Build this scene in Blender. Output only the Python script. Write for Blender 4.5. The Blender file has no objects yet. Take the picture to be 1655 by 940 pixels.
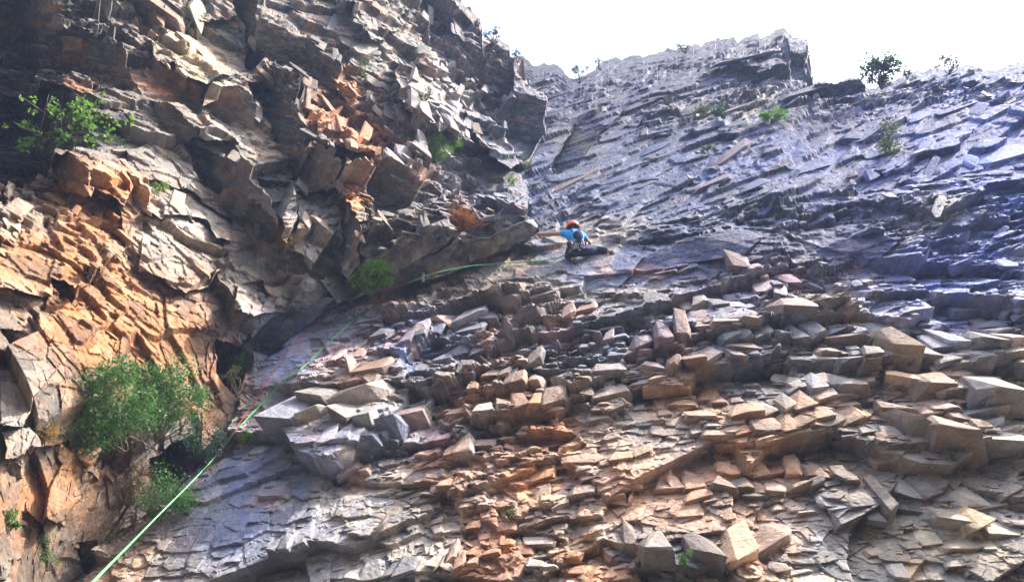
import bpy, math, random
import numpy as np
from mathutils import Vector, Matrix
random.seed(7)
C = bpy.context.scene.collection
sc = bpy.context.scene

# ------------------------------------------------------------------ camera
W, H, F = 1655.0, 940.0, 1275.0
PITCH = math.radians(42.0)
CAM = np.array([0.0, 0.0, 1.6])
cd = bpy.data.cameras.new('camera'); cam = bpy.data.objects.new('camera', cd); C.objects.link(cam)
cam.location = CAM; cam.rotation_euler = (math.radians(90) + PITCH, 0, 0)
cd.sensor_width = 36.0; cd.lens = 36.0 * F / W; cd.clip_start = 0.05; cd.clip_end = 5000
sc.camera = cam

# ------------------------------------------------------------------ light
SUN_DIR = np.array([0.60, -0.02, 0.78]); SUN_DIR = SUN_DIR / np.linalg.norm(SUN_DIR)
elev = math.asin(SUN_DIR[2]); azim = math.atan2(SUN_DIR[0], SUN_DIR[1])
world = bpy.data.worlds.new('World'); sc.world = world; world.use_nodes = True
nt = world.node_tree; nt.nodes.clear()
sky = nt.nodes.new('ShaderNodeTexSky'); sky.sky_type = 'NISHITA'; sky.sun_disc = False
sky.sun_elevation = elev; sky.sun_rotation = azim
sky.air_density = 1.0; sky.dust_density = 6.0; sky.ozone_density = 1.0
bg = nt.nodes.new('ShaderNodeBackground'); bg.inputs[1].default_value = 0.15
wo = nt.nodes.new('ShaderNodeOutputWorld')
nt.links.new(sky.outputs[0], bg.inputs[0]); nt.links.new(bg.outputs[0], wo.inputs[0])
sd = bpy.data.lights.new('sun', 'SUN'); sd.energy = 2.9; sd.angle = math.radians(1.5); sd.color = (1.0, 0.955, 0.88)
so = bpy.data.objects.new('sun', sd); C.objects.link(so)
so.rotation_euler = Vector(SUN_DIR).to_track_quat('Z', 'Y').to_euler()
sc.view_settings.view_transform = 'Standard'; sc.view_settings.look = 'None'
sc.view_settings.exposure = 2.02
HAZE_D = 0.0020
sc.cycles.volume_bounces = 0; sc.view_settings.gamma = 1.0
sc.view_settings.use_curve_mapping = False

# ------------------------------------------------------------------ helpers
cp, sp_ = math.cos(PITCH), math.sin(PITCH)
def ray(u, v):
    u = np.asarray(u, float); v = np.asarray(v, float)
    x = (u - W / 2) / F; y = -(v - H / 2) / F
    d = np.stack([x, cp - y * sp_, sp_ + y * cp], -1)
    return d / np.linalg.norm(d, axis=-1, keepdims=True)
def project(P):
    Q = P - CAM
    fwd = Q[..., 1] * cp + Q[..., 2] * sp_
    up = -Q[..., 1] * sp_ + Q[..., 2] * cp
    return W / 2 + F * Q[..., 0] / fwd, H / 2 - F * up / fwd, fwd
def tag(o, label=None, cat=None, group=None, kind=None):
    if label: o['label'] = label
    if cat: o['category'] = cat
    if group: o['group'] = group
    if kind: o['kind'] = kind
    return o
def empty(name, loc):
    o = bpy.data.objects.new(name, None); C.objects.link(o); o.location = loc; return o
def mesh_obj(name, V, Fc, mat, parent=None, smooth=False):
    me = bpy.data.meshes.new(name)
    V = np.asarray(V, np.float32); Fc = np.asarray(Fc, np.int32)
    me.vertices.add(len(V)); me.vertices.foreach_set('co', V.ravel())
    n = Fc.shape[1]
    me.loops.add(Fc.size); me.loops.foreach_set('vertex_index', Fc.ravel())
    me.polygons.add(len(Fc)); me.polygons.foreach_set('loop_start', np.arange(0, Fc.size, n, dtype=np.int32))
    me.polygons.foreach_set('loop_total', np.full(len(Fc), n, np.int32))
    me.polygons.foreach_set('use_smooth', np.full(len(Fc), smooth))
    me.update(calc_edges=True)
    if smooth and len(V) > 50000: me.set_sharp_from_angle(angle=math.radians(34))
    if mat: me.materials.append(mat)
    o = bpy.data.objects.new(name, me); C.objects.link(o)
    if parent: o.parent = parent
    return o

def h32(ix, iy, iz, s):
    h = (ix.astype(np.int64) * 73856093) ^ (iy.astype(np.int64) * 19349663) ^ (iz.astype(np.int64) * 83492791) ^ (s * 2654435761)
    h = h & 0xffffffff
    h = ((h ^ (h >> 16)) * 0x45d9f3b) & 0xffffffff
    h = ((h ^ (h >> 16)) * 0x45d9f3b) & 0xffffffff
    return (h ^ (h >> 16)) & 0xffffffff
def hf(h, k):
    h = (h * (2 * k + 1) * 0x9E3779B1 + k * 0x85ebca6b) & 0xffffffff
    h = ((h ^ (h >> 15)) * 0x2c1b3c6d) & 0xffffffff
    return ((h ^ (h >> 13)) & 0xffffff).astype(np.float32) / 16777216.0
def vnoise(P, scale, seed):
    Q = P / scale; b = np.floor(Q); f = (Q - b).astype(np.float32); b = b.astype(np.int64)
    f = f * f * (3 - 2 * f); out = np.zeros(len(P), np.float32)
    for dx in (0, 1):
        for dy in (0, 1):
            for dz in (0, 1):
                w = (f[:, 0] if dx else 1 - f[:, 0]) * (f[:, 1] if dy else 1 - f[:, 1]) * (f[:, 2] if dz else 1 - f[:, 2])
                out += w * hf(h32(b[:, 0] + dx, b[:, 1] + dy, b[:, 2] + dz, seed), 1)
    return out * 2 - 1
def fbm(P, scale, seed, n=3):
    o = 0; a = 1; t = 0
    for i in range(n):
        o = o + a * vnoise(P, scale / 2 ** i, seed + i * 17); t += a; a *= 0.55
    return o / t
def warp(P, scale, amp, seed):
    return P + np.stack([fbm(P, scale, seed + k * 101, 2) for k in range(3)], -1) * amp
def cells(P, size, R, seed, jit=0.8):
    """nearest-cell lookup: id hash, offset from the cell centre (cell frame), F2-F1"""
    Q = (P @ R) / np.array(size)
    b = np.floor(Q - 0.5).astype(np.int64)
    n = len(P); F1 = np.full(n, 9e9, np.float32); F2 = F1.copy()
    ID = np.zeros(n, np.int64); OFF = np.zeros((n, 3), np.float32)
    for dx in (0, 1):
        for dy in (0, 1):
            for dz in (0, 1):
                i = b + np.array([dx, dy, dz]); h = h32(i[:, 0], i[:, 1], i[:, 2], seed)
                c = np.stack([i[:, k] + 0.5 + (hf(h, k + 3) - 0.5) * jit for k in range(3)], -1)
                o = (Q - c).astype(np.float32); d = (o ** 2).sum(1)
                m = d < F1
                F2 = np.where(m, F1, np.minimum(F2, d)); ID = np.where(m, h, ID)
                OFF[m] = o[m]; F1 = np.where(m, d, F1)
    return ID, OFF * np.array(size, np.float32), np.sqrt(F2) - np.sqrt(F1)
def frame(a, b):
    """orthonormal columns: a = first axis, b ~ second"""
    a = np.array(a, float); a /= np.linalg.norm(a); b = np.array(b, float); b -= a * (a @ b); b /= np.linalg.norm(b)
    return np.stack([a, b, np.cross(a, b)], 1)
def smooth(x): x = np.clip(x, 0, 1); return x * x * (3 - 2 * x)
def inside(px, py, poly):
    r = np.zeros(px.shape, bool); n = len(poly)
    for i in range(n):
        x0, y0 = poly[i]; x1, y1 = poly[(i + 1) % n]
        if y0 == y1: continue
        c = ((y0 > py) != (y1 > py)) & (px < (x1 - x0) * (py - y0) / (y1 - y0) + x0)
        r ^= c
    return r

# ------------------------------------------------------------------ the cliff as one surveyed sheet, split into slab and buttress
SN = np.array([-0.16, -0.90, 0.40]); SN /= np.linalg.norm(SN)          # slab normal
P_CL = CAM + ray(935, 400) * 16.0                                       # a point of the slab under the climber
SD = float(SN @ P_CL)
def slab_range(u, v):
    d = ray(u, v); return (SD - SN @ CAM) / np.minimum(d @ SN, -0.04)
# skyline
SKY = [(-700, -520), (300, -420), (560, -260), (640, -120), (690, -55), (735, -4), (760, 12), (777, 30), (778, 62), (800, 66), (822, 74), (824, 92), (846, 92), (860, 108),
       (880, 104), (900, 110), (930, 124), (955, 118), (975, 98), (995, 92), (1005, 99), (1035, 92), (1060, 88), (1090, 76), (1120, 72), (1133, 76),
       (1145, 68), (1160, 61), (1185, 56), (1192, 66), (1200, 58), (1225, 54), (1228, 66), (1245, 56), (1268, 48), (1280, 62), (1304, 62), (1307, 76),
       (1309, 96), (1311, 118), (1314, 133), (1322, 134), (1345, 136), (1360, 128), (1375, 122), (1388, 128), (1396, 142), (1415, 138),
       (1440, 128), (1470, 121), (1510, 114), (1550, 110), (1585, 112), (1610, 112), (1640, 106), (1655, 102), (1900, 110), (2500, 170)]
# line where buttress meets slab, from the bottom up (image survey)
EDGE = [(-60, 1700), (0, 1250), (30, 1100), (95, 960), (150, 905), (215, 850), (275, 800), (330, 745), (372, 705), (385, 650), (398, 602), (440, 572), (485, 535), (520, 506), (560, 488),
        (600, 474), (650, 462), (700, 450), (760, 430), (800, 412), (850, 392), (872, 378), (868, 360), (852, 345), (858, 322), (850, 300), (842, 284),
        (822, 276), (842, 264), (852, 270), (862, 250), (872, 232), (881, 215), (877, 190), (882, 158), (863, 145), (846, 132), (838, 118), (846, 96), (846, -600)]
STEP = 1.3
uc = np.concatenate([np.linspace(-700, -30, 90)[:-1], np.arange(-30, 1686, STEP), np.linspace(1690, 2500, 90)])
skx = np.array([p[0] for p in SKY], float); sky_ = np.array([p[1] for p in SKY], float)
top = np.interp(uc, skx, sky_)
_t = np.stack([uc, uc * 0, uc * 0], -1)
top = top + np.where((uc > 735), vnoise(_t, 17, 3) * 3.2 + np.round(vnoise(_t, 29, 8) * 2) * 2.2 + vnoise(_t, 6, 4) * 1.3, 0)
top1 = np.maximum(top, -25)
nin = int(1000 / STEP)
tb = np.linspace(0, 1, 70)[:-1]; ti = np.linspace(0, 1, nin)[:-1]; to = np.linspace(0, 1, 60)
v_lo = 1650 + (975 - 1650) * tb[:, None] + 0 * uc[None]
kx = np.exp(-0.5 * (np.arange(-90, 91) / 34.0) ** 2); kx /= kx.sum()
tops = np.convolve(np.pad(top1, 90, mode='edge'), kx, 'valid')
v_in = 975 + (tops[None] - 975) * ti[:, None] + (top1 - tops)[None] * (ti[:, None] ** 14)
v_out = top1[None] + (top[None] - top1[None]) * to[:, None]
VV = np.concatenate([v_lo, v_in, v_out]); NR, NC = VV.shape
UU = np.broadcast_to(uc[None], VV.shape).copy()
u = UU.ravel(); v = VV.ravel()

# image-space irregularity so that no surveyed outline is ruler-straight
D0 = ray(u, v)
pw = np.stack([u, v, np.zeros_like(u)], -1)
wu = u + fbm(pw, 42, 11, 3) * 9 ; wv = v + fbm(pw, 42, 57, 3) * 7
# which side of EDGE: buttress is the closed polygon to the left
bpoly = EDGE + [(-2500, -600), (-2500, 1700)]
isB = inside(u + (wu - u) * 0.45, v + (wv - v) * 0.45, bpoly)

rs = slab_range(u, v)
# buttress: surveyed ranges, linear-kernel RBF
CP = [(-700, 1650, 3.0), (-100, 1650, 4.6), (-700, 900, 4.2), (0, 940, 8.2), (-700, 300, 7.0), (-700, -500, 14.0), (95, 960, 10.9),
      (0, 700, 9.0), (120, 760, 10.4), (200, 860, 11.4), (60, 860, 9.8), (270, 760, 11.8), (330, 700, 12.5), (150, 620, 10.5), (250, 600, 11.5), (350, 600, 13.1),
      (0, 500, 10.0), (150, 450, 11.6), (300, 450, 13.2), (400, 520, 13.9), (480, 500, 14.8), (0, 330, 12.0), (120, 270, 13.8), (440, 560, 14.6), (385, 650, 13.3),
      (250, 250, 15.2), (350, 330, 15.3), (450, 400, 15.2), (550, 440, 15.4), (60, 150, 16.2), (0, 200, 15.0), (150, 60, 18.5), (300, 100, 18.7),
      (450, 150, 19.5), (500, 250, 17.6), (580, 330, 16.2), (650, 300, 17.6), (620, 400, 15.4), (720, 380, 16.0), (840, 365, 17.4), (700, 240, 20.4), (780, 290, 20.4),
      (620, 120, 23.0), (700, 100, 25.5), (600, 0, 26.0), (740, 0, 31.0), (800, 100, 29.0), (840, 200, 25.0), (870, 150, 28.0), (875, 250, 23.2),
      (400, 0, 23.0), (200, -20, 20.5), (0, 0, 19.0), (200, -400, 34.0), (600, -250, 38.0), (900, -600, 46)]
cpx = np.array(CP); cu, cv, cr = cpx[:, 0], cpx[:, 1], cpx[:, 2]
def rbf_fit(x, y, z):
    d = np.sqrt((x[:, None] - x) ** 2 + (y[:, None] - y) ** 2 + 900.0)
    n = len(x); A = np.zeros((n + 3, n + 3)); A[:n, :n] = d; A[:n, n] = 1; A[:n, n + 1] = x; A[:n, n + 2] = y; A[n:, :n] = A[:n, n:].T
    return np.linalg.solve(A, np.concatenate([z, [0, 0, 0]]))
wr = rbf_fit(cu, cv, cr)
def butt_range(uu, vv):
    o = wr[-3] + wr[-2] * uu + wr[-1] * vv
    for i in range(len(cu)): o = o + wr[i] * np.sqrt((uu - cu[i]) ** 2 + (vv - cv[i]) ** 2 + 900.0)
    return o
rb = butt_range(u, v)
rng = np.where(isB, rb, rs)
base = rng.copy()

def facet(poly, n, push=0.0, lim=1.2, side=None):
    """a planar joint face of the rock: outline as surveyed, its own normal, pushed towards the viewer by push metres"""
    global rng
    P = np.array(poly, float); m = inside(wu, wv, poly)
    if side is not None: m &= (isB if side == 'B' else ~isB)
    if not m.any(): return
    a = P.mean(0); n = np.array(n, float); n /= np.linalg.norm(n)
    j = np.argmin((u[m] - a[0]) ** 2 + (v[m] - a[1]) ** 2); r0 = base[m][j] - push
    Pa = CAM + ray(a[0], a[1]) * r0
    dn = D0[m] @ n
    r = ((Pa - CAM) @ n) / np.where(np.abs(dn) < 0.05, 0.05 * np.sign(dn + 1e-9), dn)
    b = base[m] - push
    rng[m] = np.clip(r, b - lim, b + lim)

DN = (0.15, -0.45, -0.88)      # facing the ground
DR = (0.55, -0.6, -0.58); DL = (-0.65, -0.6, -0.46); UR = (0.62, -0.62, 0.48); UP = (0.25, -0.75, 0.62); RT = (0.86, -0.46, 0.2); LF = (-0.8, -0.58, 0.1)

FAC = [
 # dark recess top left
 ([(-30, -30), (210, -30), (160, 60), (75, 95), (40, 160), (-30, 190)], DL, -1.0, 1.6),
 ([(60, 60), (165, 20), (155, 70), (110, 130), (60, 135)], DN, 0.3, .8),
 ([(-30, 160), (70, 150), (200, 180), (210, 220), (140, 250), (60, 290), (-30, 325)], DL, -2.2, 2.0),
 ([(100, 80), (170, 60), (225, 120), (215, 150), (150, 150)], DN, 0.2, .8),
 ([(215, 0), (260, 5), (265, 40), (225, 60)], DL, 0, .5),
 ([(245, 60), (395, 20), (412, 110), (330, 140), (255, 108)], UR, 0, .9),
 ([(205, 110), (280, 100), (310, 150), (230, 165)], (0.7, -0.7, 0.1), 0.2, .6),
 # long slanting fissure
 ([(375, 0), (420, 0), (425, 60), (425, 115), (398, 108), (395, 50)], DL, -1.3, 1.5),
 ([(420, 0), (500, 60), (545, 100), (555, 150), (510, 145), (440, 110), (405, 70)], DN, 0.5, 1.0),
 # blocks mid
 ([(320, 160), (395, 135), (415, 170), (405, 210), (355, 195)], DN, 0.5, .8),
 ([(330, 150), (440, 105), (450, 125), (395, 140), (325, 165)], UP, 0.7, .6),
 ([(440, 110), (475, 120), (490, 200), (510, 260), (495, 300), (445, 245), (425, 190)], DL, 0.7, 1.2),
 ([(480, 130), (545, 150), (615, 215), (640, 255), (560, 245), (500, 205)], UR, 0.5, 1.0),
 ([(500, 180), (540, 260), (545, 320), (520, 330), (490, 270)], DL, 0.4, .9),
 ([(250, 170), (300, 165), (335, 200), (300, 235), (255, 225)], DN, 0.4, .7),
 ([(270, 165), (330, 178), (385, 235), (330, 215)], UP, 0.5, .6),
 ([(295, 225), (400, 270), (440, 330), (455, 385), (400, 360), (330, 290)], DL, 0.3, 1.2),
 ([(340, 300), (420, 340), (480, 400), (445, 400), (375, 345)], DN, -0.2, .8),
 ([(425, 285), (480, 290), (478, 350), (470, 385), (440, 340)], LF, 0.5, .9),
 ([(480, 310), (545, 300), (545, 370), (510, 420), (478, 395)], UR, 0.2, .9),
 ([(545, 330), (575, 340), (585, 420), (560, 450), (545, 400)], LF, 0.0, .9),
 # wedge block and overhangs above rope
 ([(545, 270), (600, 280), (603, 320), (590, 362), (575, 360), (555, 330)], DR, 0.9, .9),
 ([(555, 330), (580, 320), (590, 362), (578, 364)], RT, 1.0, .5),
 ([(603, 270), (668, 245), (690, 290), (655, 330), (600, 365), (598, 320)], DN, 0.3, 1.2),
 ([(668, 245), (705, 265), (700, 295), (685, 285)], RT, 0.4, .6),
 ([(585, 400), (600, 370), (690, 325), (722, 318), (728, 345), (660, 380), (600, 420)], DR, 0.9, .8),
 ([(600, 418), (660, 380), (728, 345), (740, 375), (690, 415), (640, 445), (600, 425)], DN, 0.9, .9),
 ([(640, 445), (700, 410), (745, 380), (755, 395), (700, 440), (650, 462)], DN, 0.2, .9),
 ([(745, 385), (800, 350), (848, 320), (870, 368), (855, 388), (790, 415), (700, 445)], DN, 0.9, 1.2),
 ([(745, 385), (800, 345), (848, 318), (862, 350), (800, 380)], DR, 1.0, .9),
 ([(722, 318), (760, 325), (765, 360), (735, 372)], RT, 0.6, .8),
 # buttress right prow
 ([(775, 150), (830, 90), (880, 150), (880, 215), (850, 262), (800, 240), (785, 200)], DN, 0.6, 2.0),
 ([(760, 140), (800, 70), (835, 80), (830, 150), (790, 190)], DR, 0.6, 1.5),
 ([(740, 170), (790, 190), (842, 268), (822, 275), (780, 235)], UR, 0.8, 1.2),
 ([(690, 60), (775, 30), (778, 110), (750, 150), (700, 110)], DR, 0.5, 1.5),
 ([(640, 110), (700, 90), (745, 165), (760, 230), (700, 215), (650, 170)], UR, 0.4, 1.5),
 ([(560, 0), (640, 0), (660, 40), (600, 70)], UR, 0, 1),
 ([(680, 0), (735, 0), (770, 40), (700, 70)], DL, 0.3, 1.2),
 # orange buttress
 ([(80, 270), (130, 250), (200, 240), (215, 290), (200, 340), (150, 300)], UR, 0.4, .8),
 ([(80, 290), (120, 262), (150, 300), (140, 330), (100, 340)], DL, 0.4, .6),
 ([(0, 330), (80, 305), (190, 330), (200, 400), (120, 480), (0, 470)], UR, 0.15, .6),
 ([(200, 280), (250, 300), (245, 350), (215, 340)], DL, 0.3, .5),
 ([(240, 290), (320, 310), (380, 350), (375, 390), (310, 380), (240, 340)], UR, 0.2, .6),
 ([(230, 350), (330, 350), (370, 430), (300, 470), (225, 430)], (0.7, -0.7, 0.45), 0.2, .5),
 ([(90, 455), (118, 460), (122, 490), (95, 482)], DN, -.2, .4),
 ([(0, 535), (40, 530), (60, 545), (20, 560)], DN, -.2, .4),
 ([(0, 585), (70, 580), (100, 600), (70, 640), (40, 690), (0, 690)], UR, 0.5, .7),
 ([(10, 740), (60, 755), (55, 775), (20, 770)], DN, 0.2, .5),
 ([(0, 700), (50, 690), (70, 730), (10, 745)], UR, 0.4, .5),
 ([(40, 730), (110, 710), (130, 800), (90, 850), (40, 820)], UR, 0.3, .6),
 ([(120, 720), (180, 700), (240, 720), (200, 760), (140, 760)], DN, -0.2, .7),
 ([(240, 740), (330, 690), (372, 700), (330, 745), (270, 790), (240, 780)], DL, -0.6, .8),
 ([(120, 880), (160, 870), (170, 900), (130, 930)], DN, -.2, .5),
 ([(345, 545), (400, 540), (425, 560), (400, 600), (380, 640), (350, 600)], DL, -0.8, .9),
 ([(390, 560), (430, 520), (500, 480), (540, 480), (500, 530), (430, 575)], DN, -0.1, .9),
 ([(430, 455), (500, 440), (530, 470), (500, 500), (450, 500)], DR, 0.4, .7),
 ([(380, 470), (430, 450), (450, 500), (400, 520), (370, 510)], UR, 0.3, .6),
 ([(520, 450), (555, 440), (585, 475), (540, 490)], RT, 0.3, .6),
]
for f in FAC: facet(f[0], f[1], f[2], f[3], 'B')

def ledge(line, t, up, cut=1.0):
    """a slab ledge: line = foot of its underside left to right, t = height of the underside and up = length of the tread, in survey pixels"""
    global rng
    L = np.array(line, float); x0, x1 = L[0, 0], L[-1, 0]
    m = (wu > x0) & (wu < x1)
    idx = np.nonzero(m)[0]
    foot = np.interp(wu[idx], L[:, 0], L[:, 1])
    tt = (wu[idx] - x0) / (x1 - x0)
    env = np.minimum(1, np.minimum(tt, 1 - tt) * 7) * cut
    th = t * env * (0.8 + 0.35 * np.sin(tt * 9 + x0)) + 0.01
    s = foot - wv[idx]                                   # px above the foot
    k = (s > 0) & (s < th + up)
    idx = idx[k]; s = s[k]; th = th[k]
    r = base[idx]; e = np.arcsin(D0[idx, 2])
    dpx = r / F                                          # metres per pixel
    full = th * dpx * 1.35                                # how far the lip stands out (roughly horizontal underside)
    dlt = np.where(s < th, full * s / th, full * (1 - (s - th) / up))
    rng[idx] = np.minimum(rng[idx], base[idx] - dlt)
LED = [
 # (line, underside px, tread px)
 ([(425, 692), (470, 690), (520, 676), (570, 690), (640, 700)], 30, 34), ([(485, 655), (540, 662), (600, 650)], 34, 34), ([(545, 590), (580, 625), (612, 640)], 34, 40),
 ([(480, 722), (560, 716), (640, 720), (700, 725)], 14, 26), ([(490, 745), (540, 750), (600, 735)], 16, 22), ([(620, 735), (690, 742), (760, 738)], 14, 22),
 ([(545, 780), (580, 765), (600, 770)], 14, 20), ([(640, 690), (680, 685), (700, 660)], 24, 40),
 ([(690, 535), (735, 540), (785, 520)], 24, 34), ([(770, 480), (790, 475), (810, 465)], 8, 14), ([(700, 590), (760, 575), (800, 560)], 10, 22),
 ([(740, 612), (800, 615), (870, 590)], 12, 26), ([(785, 645), (830, 625), (870, 630)], 14, 26), ([(830, 670), (880, 665), (920, 650)], 18, 34),
 ([(770, 670), (800, 668), (830, 670)], 12, 24), ([(640, 560), (690, 540), (720, 548)], 8, 20), ([(575, 545), (600, 540), (640, 520)], 14, 22),
 ([(1020, 575), (1060, 560), (1110, 552)], 18, 40), ([(1030, 605), (1075, 618), (1108, 590)], 34, 26), ([(1105, 590), (1140, 598), (1175, 575)], 22, 30),
 ([(1080, 535), (1110, 535), (1128, 525)], 16, 24), ([(1130, 530), (1180, 535), (1230, 528)], 12, 24), ([(1170, 555), (1220, 560), (1255, 545)], 18, 30),
 ([(1185, 585), (1230, 590), (1275, 575)], 16, 28), ([(1255, 555), (1300, 560), (1360, 545)], 20, 34), ([(1300, 595), (1350, 610), (1420, 605)], 30, 26),
 ([(1380, 545), (1440, 545), (1520, 540)], 16, 26), ([(1440, 575), (1480, 590), (1530, 600)], 24, 30), ([(1440, 625), (1500, 640), (1580, 650)], 30, 34),
 ([(1530, 560), (1560, 580), (1600, 600)], 26, 30), ([(1590, 560), (1625, 570), (1660, 560)], 26, 30), ([(1560, 620), (1600, 650), (1660, 660)], 34, 36),
 ([(1230, 680), (1290, 665), (1350, 650)], 16, 26), ([(1270, 640), (1340, 630), (1400, 640)], 14, 24), ([(1215, 470), (1250, 475), (1290, 490)], 10, 20),
 ([(1270, 460), (1300, 468), (1330, 475)], 10, 18), ([(1180, 435), (1210, 442), (1250, 440)], 9, 22), ([(1060, 440), (1090, 445), (1130, 435)], 9, 18),
 ([(1040, 500), (1100, 505), (1140, 495)], 9, 20), ([(940, 545), (975, 560), (1000, 545)], 16, 26), ([(905, 515), (930, 505), (960, 500)], 8, 16),
 ([(1170, 705), (1240, 700), (1290, 695)], 10, 24), ([(1280, 690), (1340, 690), (1400, 680)], 10, 24), ([(1120, 730), (1160, 735), (1190, 722)], 8, 20),
 ([(1160, 795), (1240, 805), (1330, 790)], 18, 26), ([(1165, 770), (1220, 775), (1270, 768)], 14, 24), ([(1270, 770), (1320, 775), (1390, 785)], 14, 30), ([(1400, 850), (1425, 858), (1452, 842)], 34, 70),
 ([(1450, 800), (1490, 812), (1560, 785)], 18, 40), ([(1510, 855), (1560, 868), (1602, 862)], 36, 50), ([(1430, 668), (1480, 700), (1520, 722), (1575, 738), (1640, 745)], 38, 50),
 ([(1110, 905), (1170, 925), (1230, 905), (1285, 880)], 30, 60), ([(1010, 890), (1045, 912), (1085, 905)], 36, 50), ([(985, 815), (1010, 820), (1025, 805)], 18, 24),
 ([(860, 822), (890, 828), (920, 812)], 14, 40), ([(900, 745), (930, 742), (960, 735)], 7, 20), ([(860, 710), (890, 712), (930, 705)], 9, 22),
 ([(985, 745), (1020, 742), (1050, 730)], 9, 18), ([(1060, 785), (1100, 790), (1130, 795)], 9, 34), ([(455, 850), (480, 840), (500, 835)], 8, 20),
 ([(430, 890), (470, 895), (520, 880)], 10, 24), ([(560, 865), (600, 870), (620, 850)], 14, 22), ([(680, 800), (720, 800), (750, 790)], 8, 20),
 ([(640, 930), (700, 925), (740, 900)], 10, 26), ([(690, 915), (730, 925), (770, 915)], 12, 20), ([(530, 935), (580, 940), (640, 930)], 10, 24),
 ]
LEDF = [
 ([(900, 352), (940, 348), (985, 335)], 14, 10), ([(985, 396), (1010, 384), (1045, 360)], 8, 20), ([(1020, 330), (1080, 318), (1120, 300)], 5, 12),
 ([(1180, 170), (1215, 160), (1255, 137)], 24, 12), ([(880, 290), (950, 250), (1010, 215)], 6, 10), ([(900, 270), (980, 215), (1060, 160), (1090, 140)], 7, 10),
 ([(920, 300), (1000, 285), (1060, 250)], 6, 10), ([(1090, 305), (1150, 285), (1230, 260)], 6, 12), ([(1060, 220), (1090, 205), (1120, 195)], 7, 12),
 ([(1150, 210), (1180, 215), (1210, 200)], 10, 12), ([(1615, 470), (1640, 478), (1670, 470)], 18, 26), ([(1380, 380), (1420, 372), (1460, 362)], 8, 12),
 ([(1230, 350), (1290, 340), (1350, 345)], 7, 14), ([(1420, 300), (1500, 270), (1540, 240)], 6, 12), ([(1460, 480), (1500, 470), (1530, 465)], 6, 12),
 ([(1560, 420), (1600, 400), (1640, 390)], 6, 14), ([(760, 420), (800, 405), (850, 402)], 4, 10), ([(830, 460), (850, 452), (870, 455)], 8, 14),
]
for l in LED: ledge(l[0], l[1] * .22, l[2] * 1.5)
for l in LEDF: ledge(*l)
# smooth slab panels and the ridge crag
def sf(poly, n, push=0.0, lim=1.5): facet(poly, n, push, lim, 'S')
sf([(1010, 448), (1050, 410), (1090, 392), (1190, 362), (1232, 385), (1200, 415), (1100, 428), (1000, 462)], (-0.40, -0.9, 0.18), 0.2, .5)
sf([(1310, 410), (1400, 372), (1460, 385), (1420, 420), (1330, 430)], (-0.4, -0.9, 0.15), 0.25, .6)
sf([(1175, 100), (1250, 75), (1270, 110), (1225, 140), (1180, 140)], UR, 0.8, 1.2)
sf([(1270, 60), (1307, 70), (1296, 132), (1272, 128)], DL, 0.6, 1.6)
sf([(1225, 115), (1275, 105), (1275, 130), (1230, 135)], DN, 0.8, 1.2)
sf([(1315, 136), (1396, 128), (1396, 150), (1330, 160)], DL, 0.4, 1.2)
sf([(880, 290), (935, 190), (1010, 175), (930, 270)], (-0.5, -0.75, 0.3), -0.4, 1.5)

P0 = CAM + D0 * rng[:, None]

# ---- fractures: several generations of joint blocks
def relief(P, B):
    n = len(P); h = np.zeros(n, np.float32)
    t1 = np.zeros(n, np.float32); t2 = np.zeros(n, np.float32); t3 = np.zeros(n, np.float32)
    if B:
        R = frame((0.5, 0.35, 0.8), (0.8, -0.5, -0.3)); big = (1.5, 0.8, 0.9)
        gdir = np.array([0.1, -0.2, -1.0])
    else:
        R = frame((0.93, -0.15, 0.25), (-0.1, 0.45, 0.9)); big = (1.15, 1.3, 1.0)
        gdir = np.array([0.05, -0.3, -1.0])
        Ru = frame((0.72, 0.25, 0.62), (-0.5, 0.4, 0.75))
    Q = warp(P, 1.6, 0.22, 5)
    rough = smooth(0.5 + 1.3 * fbm(P, 3.0, 91, 2))           # some parts are slabby, some are shattered
    for (k, s, A, G, jt) in ((0, 1.0, 0.20, 0.18, 0.9), (1, 0.42, 0.13, 0.34, 0.9), (2, 0.18, 0.075, 0.50, 0.9), (3, 0.08, 0.028, 0.5, 0.9)):
        ID, O, E = cells(Q, [b * s for b in big], R, 300 + k * 7 + (50 if B else 0), jt)
        if not B:
            up = (P[:, 2] + 1.5 * fbm(P, 4, 66, 2)) > 14.0
            ID2, O2, E2 = cells(Q[up], [b * s for b in (2.0, 0.6, 1.0)], Ru, 700 + k * 7, jt)
            ID[up] = ID2; O[up] = O2; E[up] = E2
        r = hf(ID, 9); g = np.stack([hf(ID, 20 + j) - 0.5 for j in range(3)], -1) * 2
        g = g * G + gdir @ R * 0.34
        amp = (0.35 + 0.9 * rough) if k else 1.0
        h += amp * (A * (r * r * r * 2.2 - 0.4) + (O * g).sum(1) * (1.0 if k < 3 else .7))
        crack = np.exp(-np.maximum(E, 0) / 0.045) * A * 0.14
        h -= crack * amp
        if k == 1: t1 = r; t2 = hf(ID, 31)
        if k == 2: t3 = hf(ID, 33)
        if k == 0: t0 = hf(ID, 35)
    h += fbm(P, 0.12, 77, 2) * 0.012 + fbm(P, 0.03, 78, 1) * 0.004
    return h, rough, (t0, t1, t2, t3)
Pb = CAM + D0 * base[:, None]
hh = np.zeros(len(P0), np.float32); rough = hh.copy(); T = [hh.copy() for _ in range(4)]
for m, B in ((isB, True), (~isB, False)):
    a, b, c = relief(Pb[m], B); hh[m] = a; rough[m] = b
    for i in range(4): T[i][m] = c[i]
def blur(a, k, axis):
    k = np.array(k, float); k /= k.sum(); n = len(k) // 2; A = np.pad(a, [(n, n) if i == axis else (0, 0) for i in (0, 1)], mode='edge'); o = 0
    for i, w in enumerate(k): o = o + w * (A[i:i + a.shape[0], :] if axis == 0 else A[:, i:i + a.shape[1]])
    return o
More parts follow.
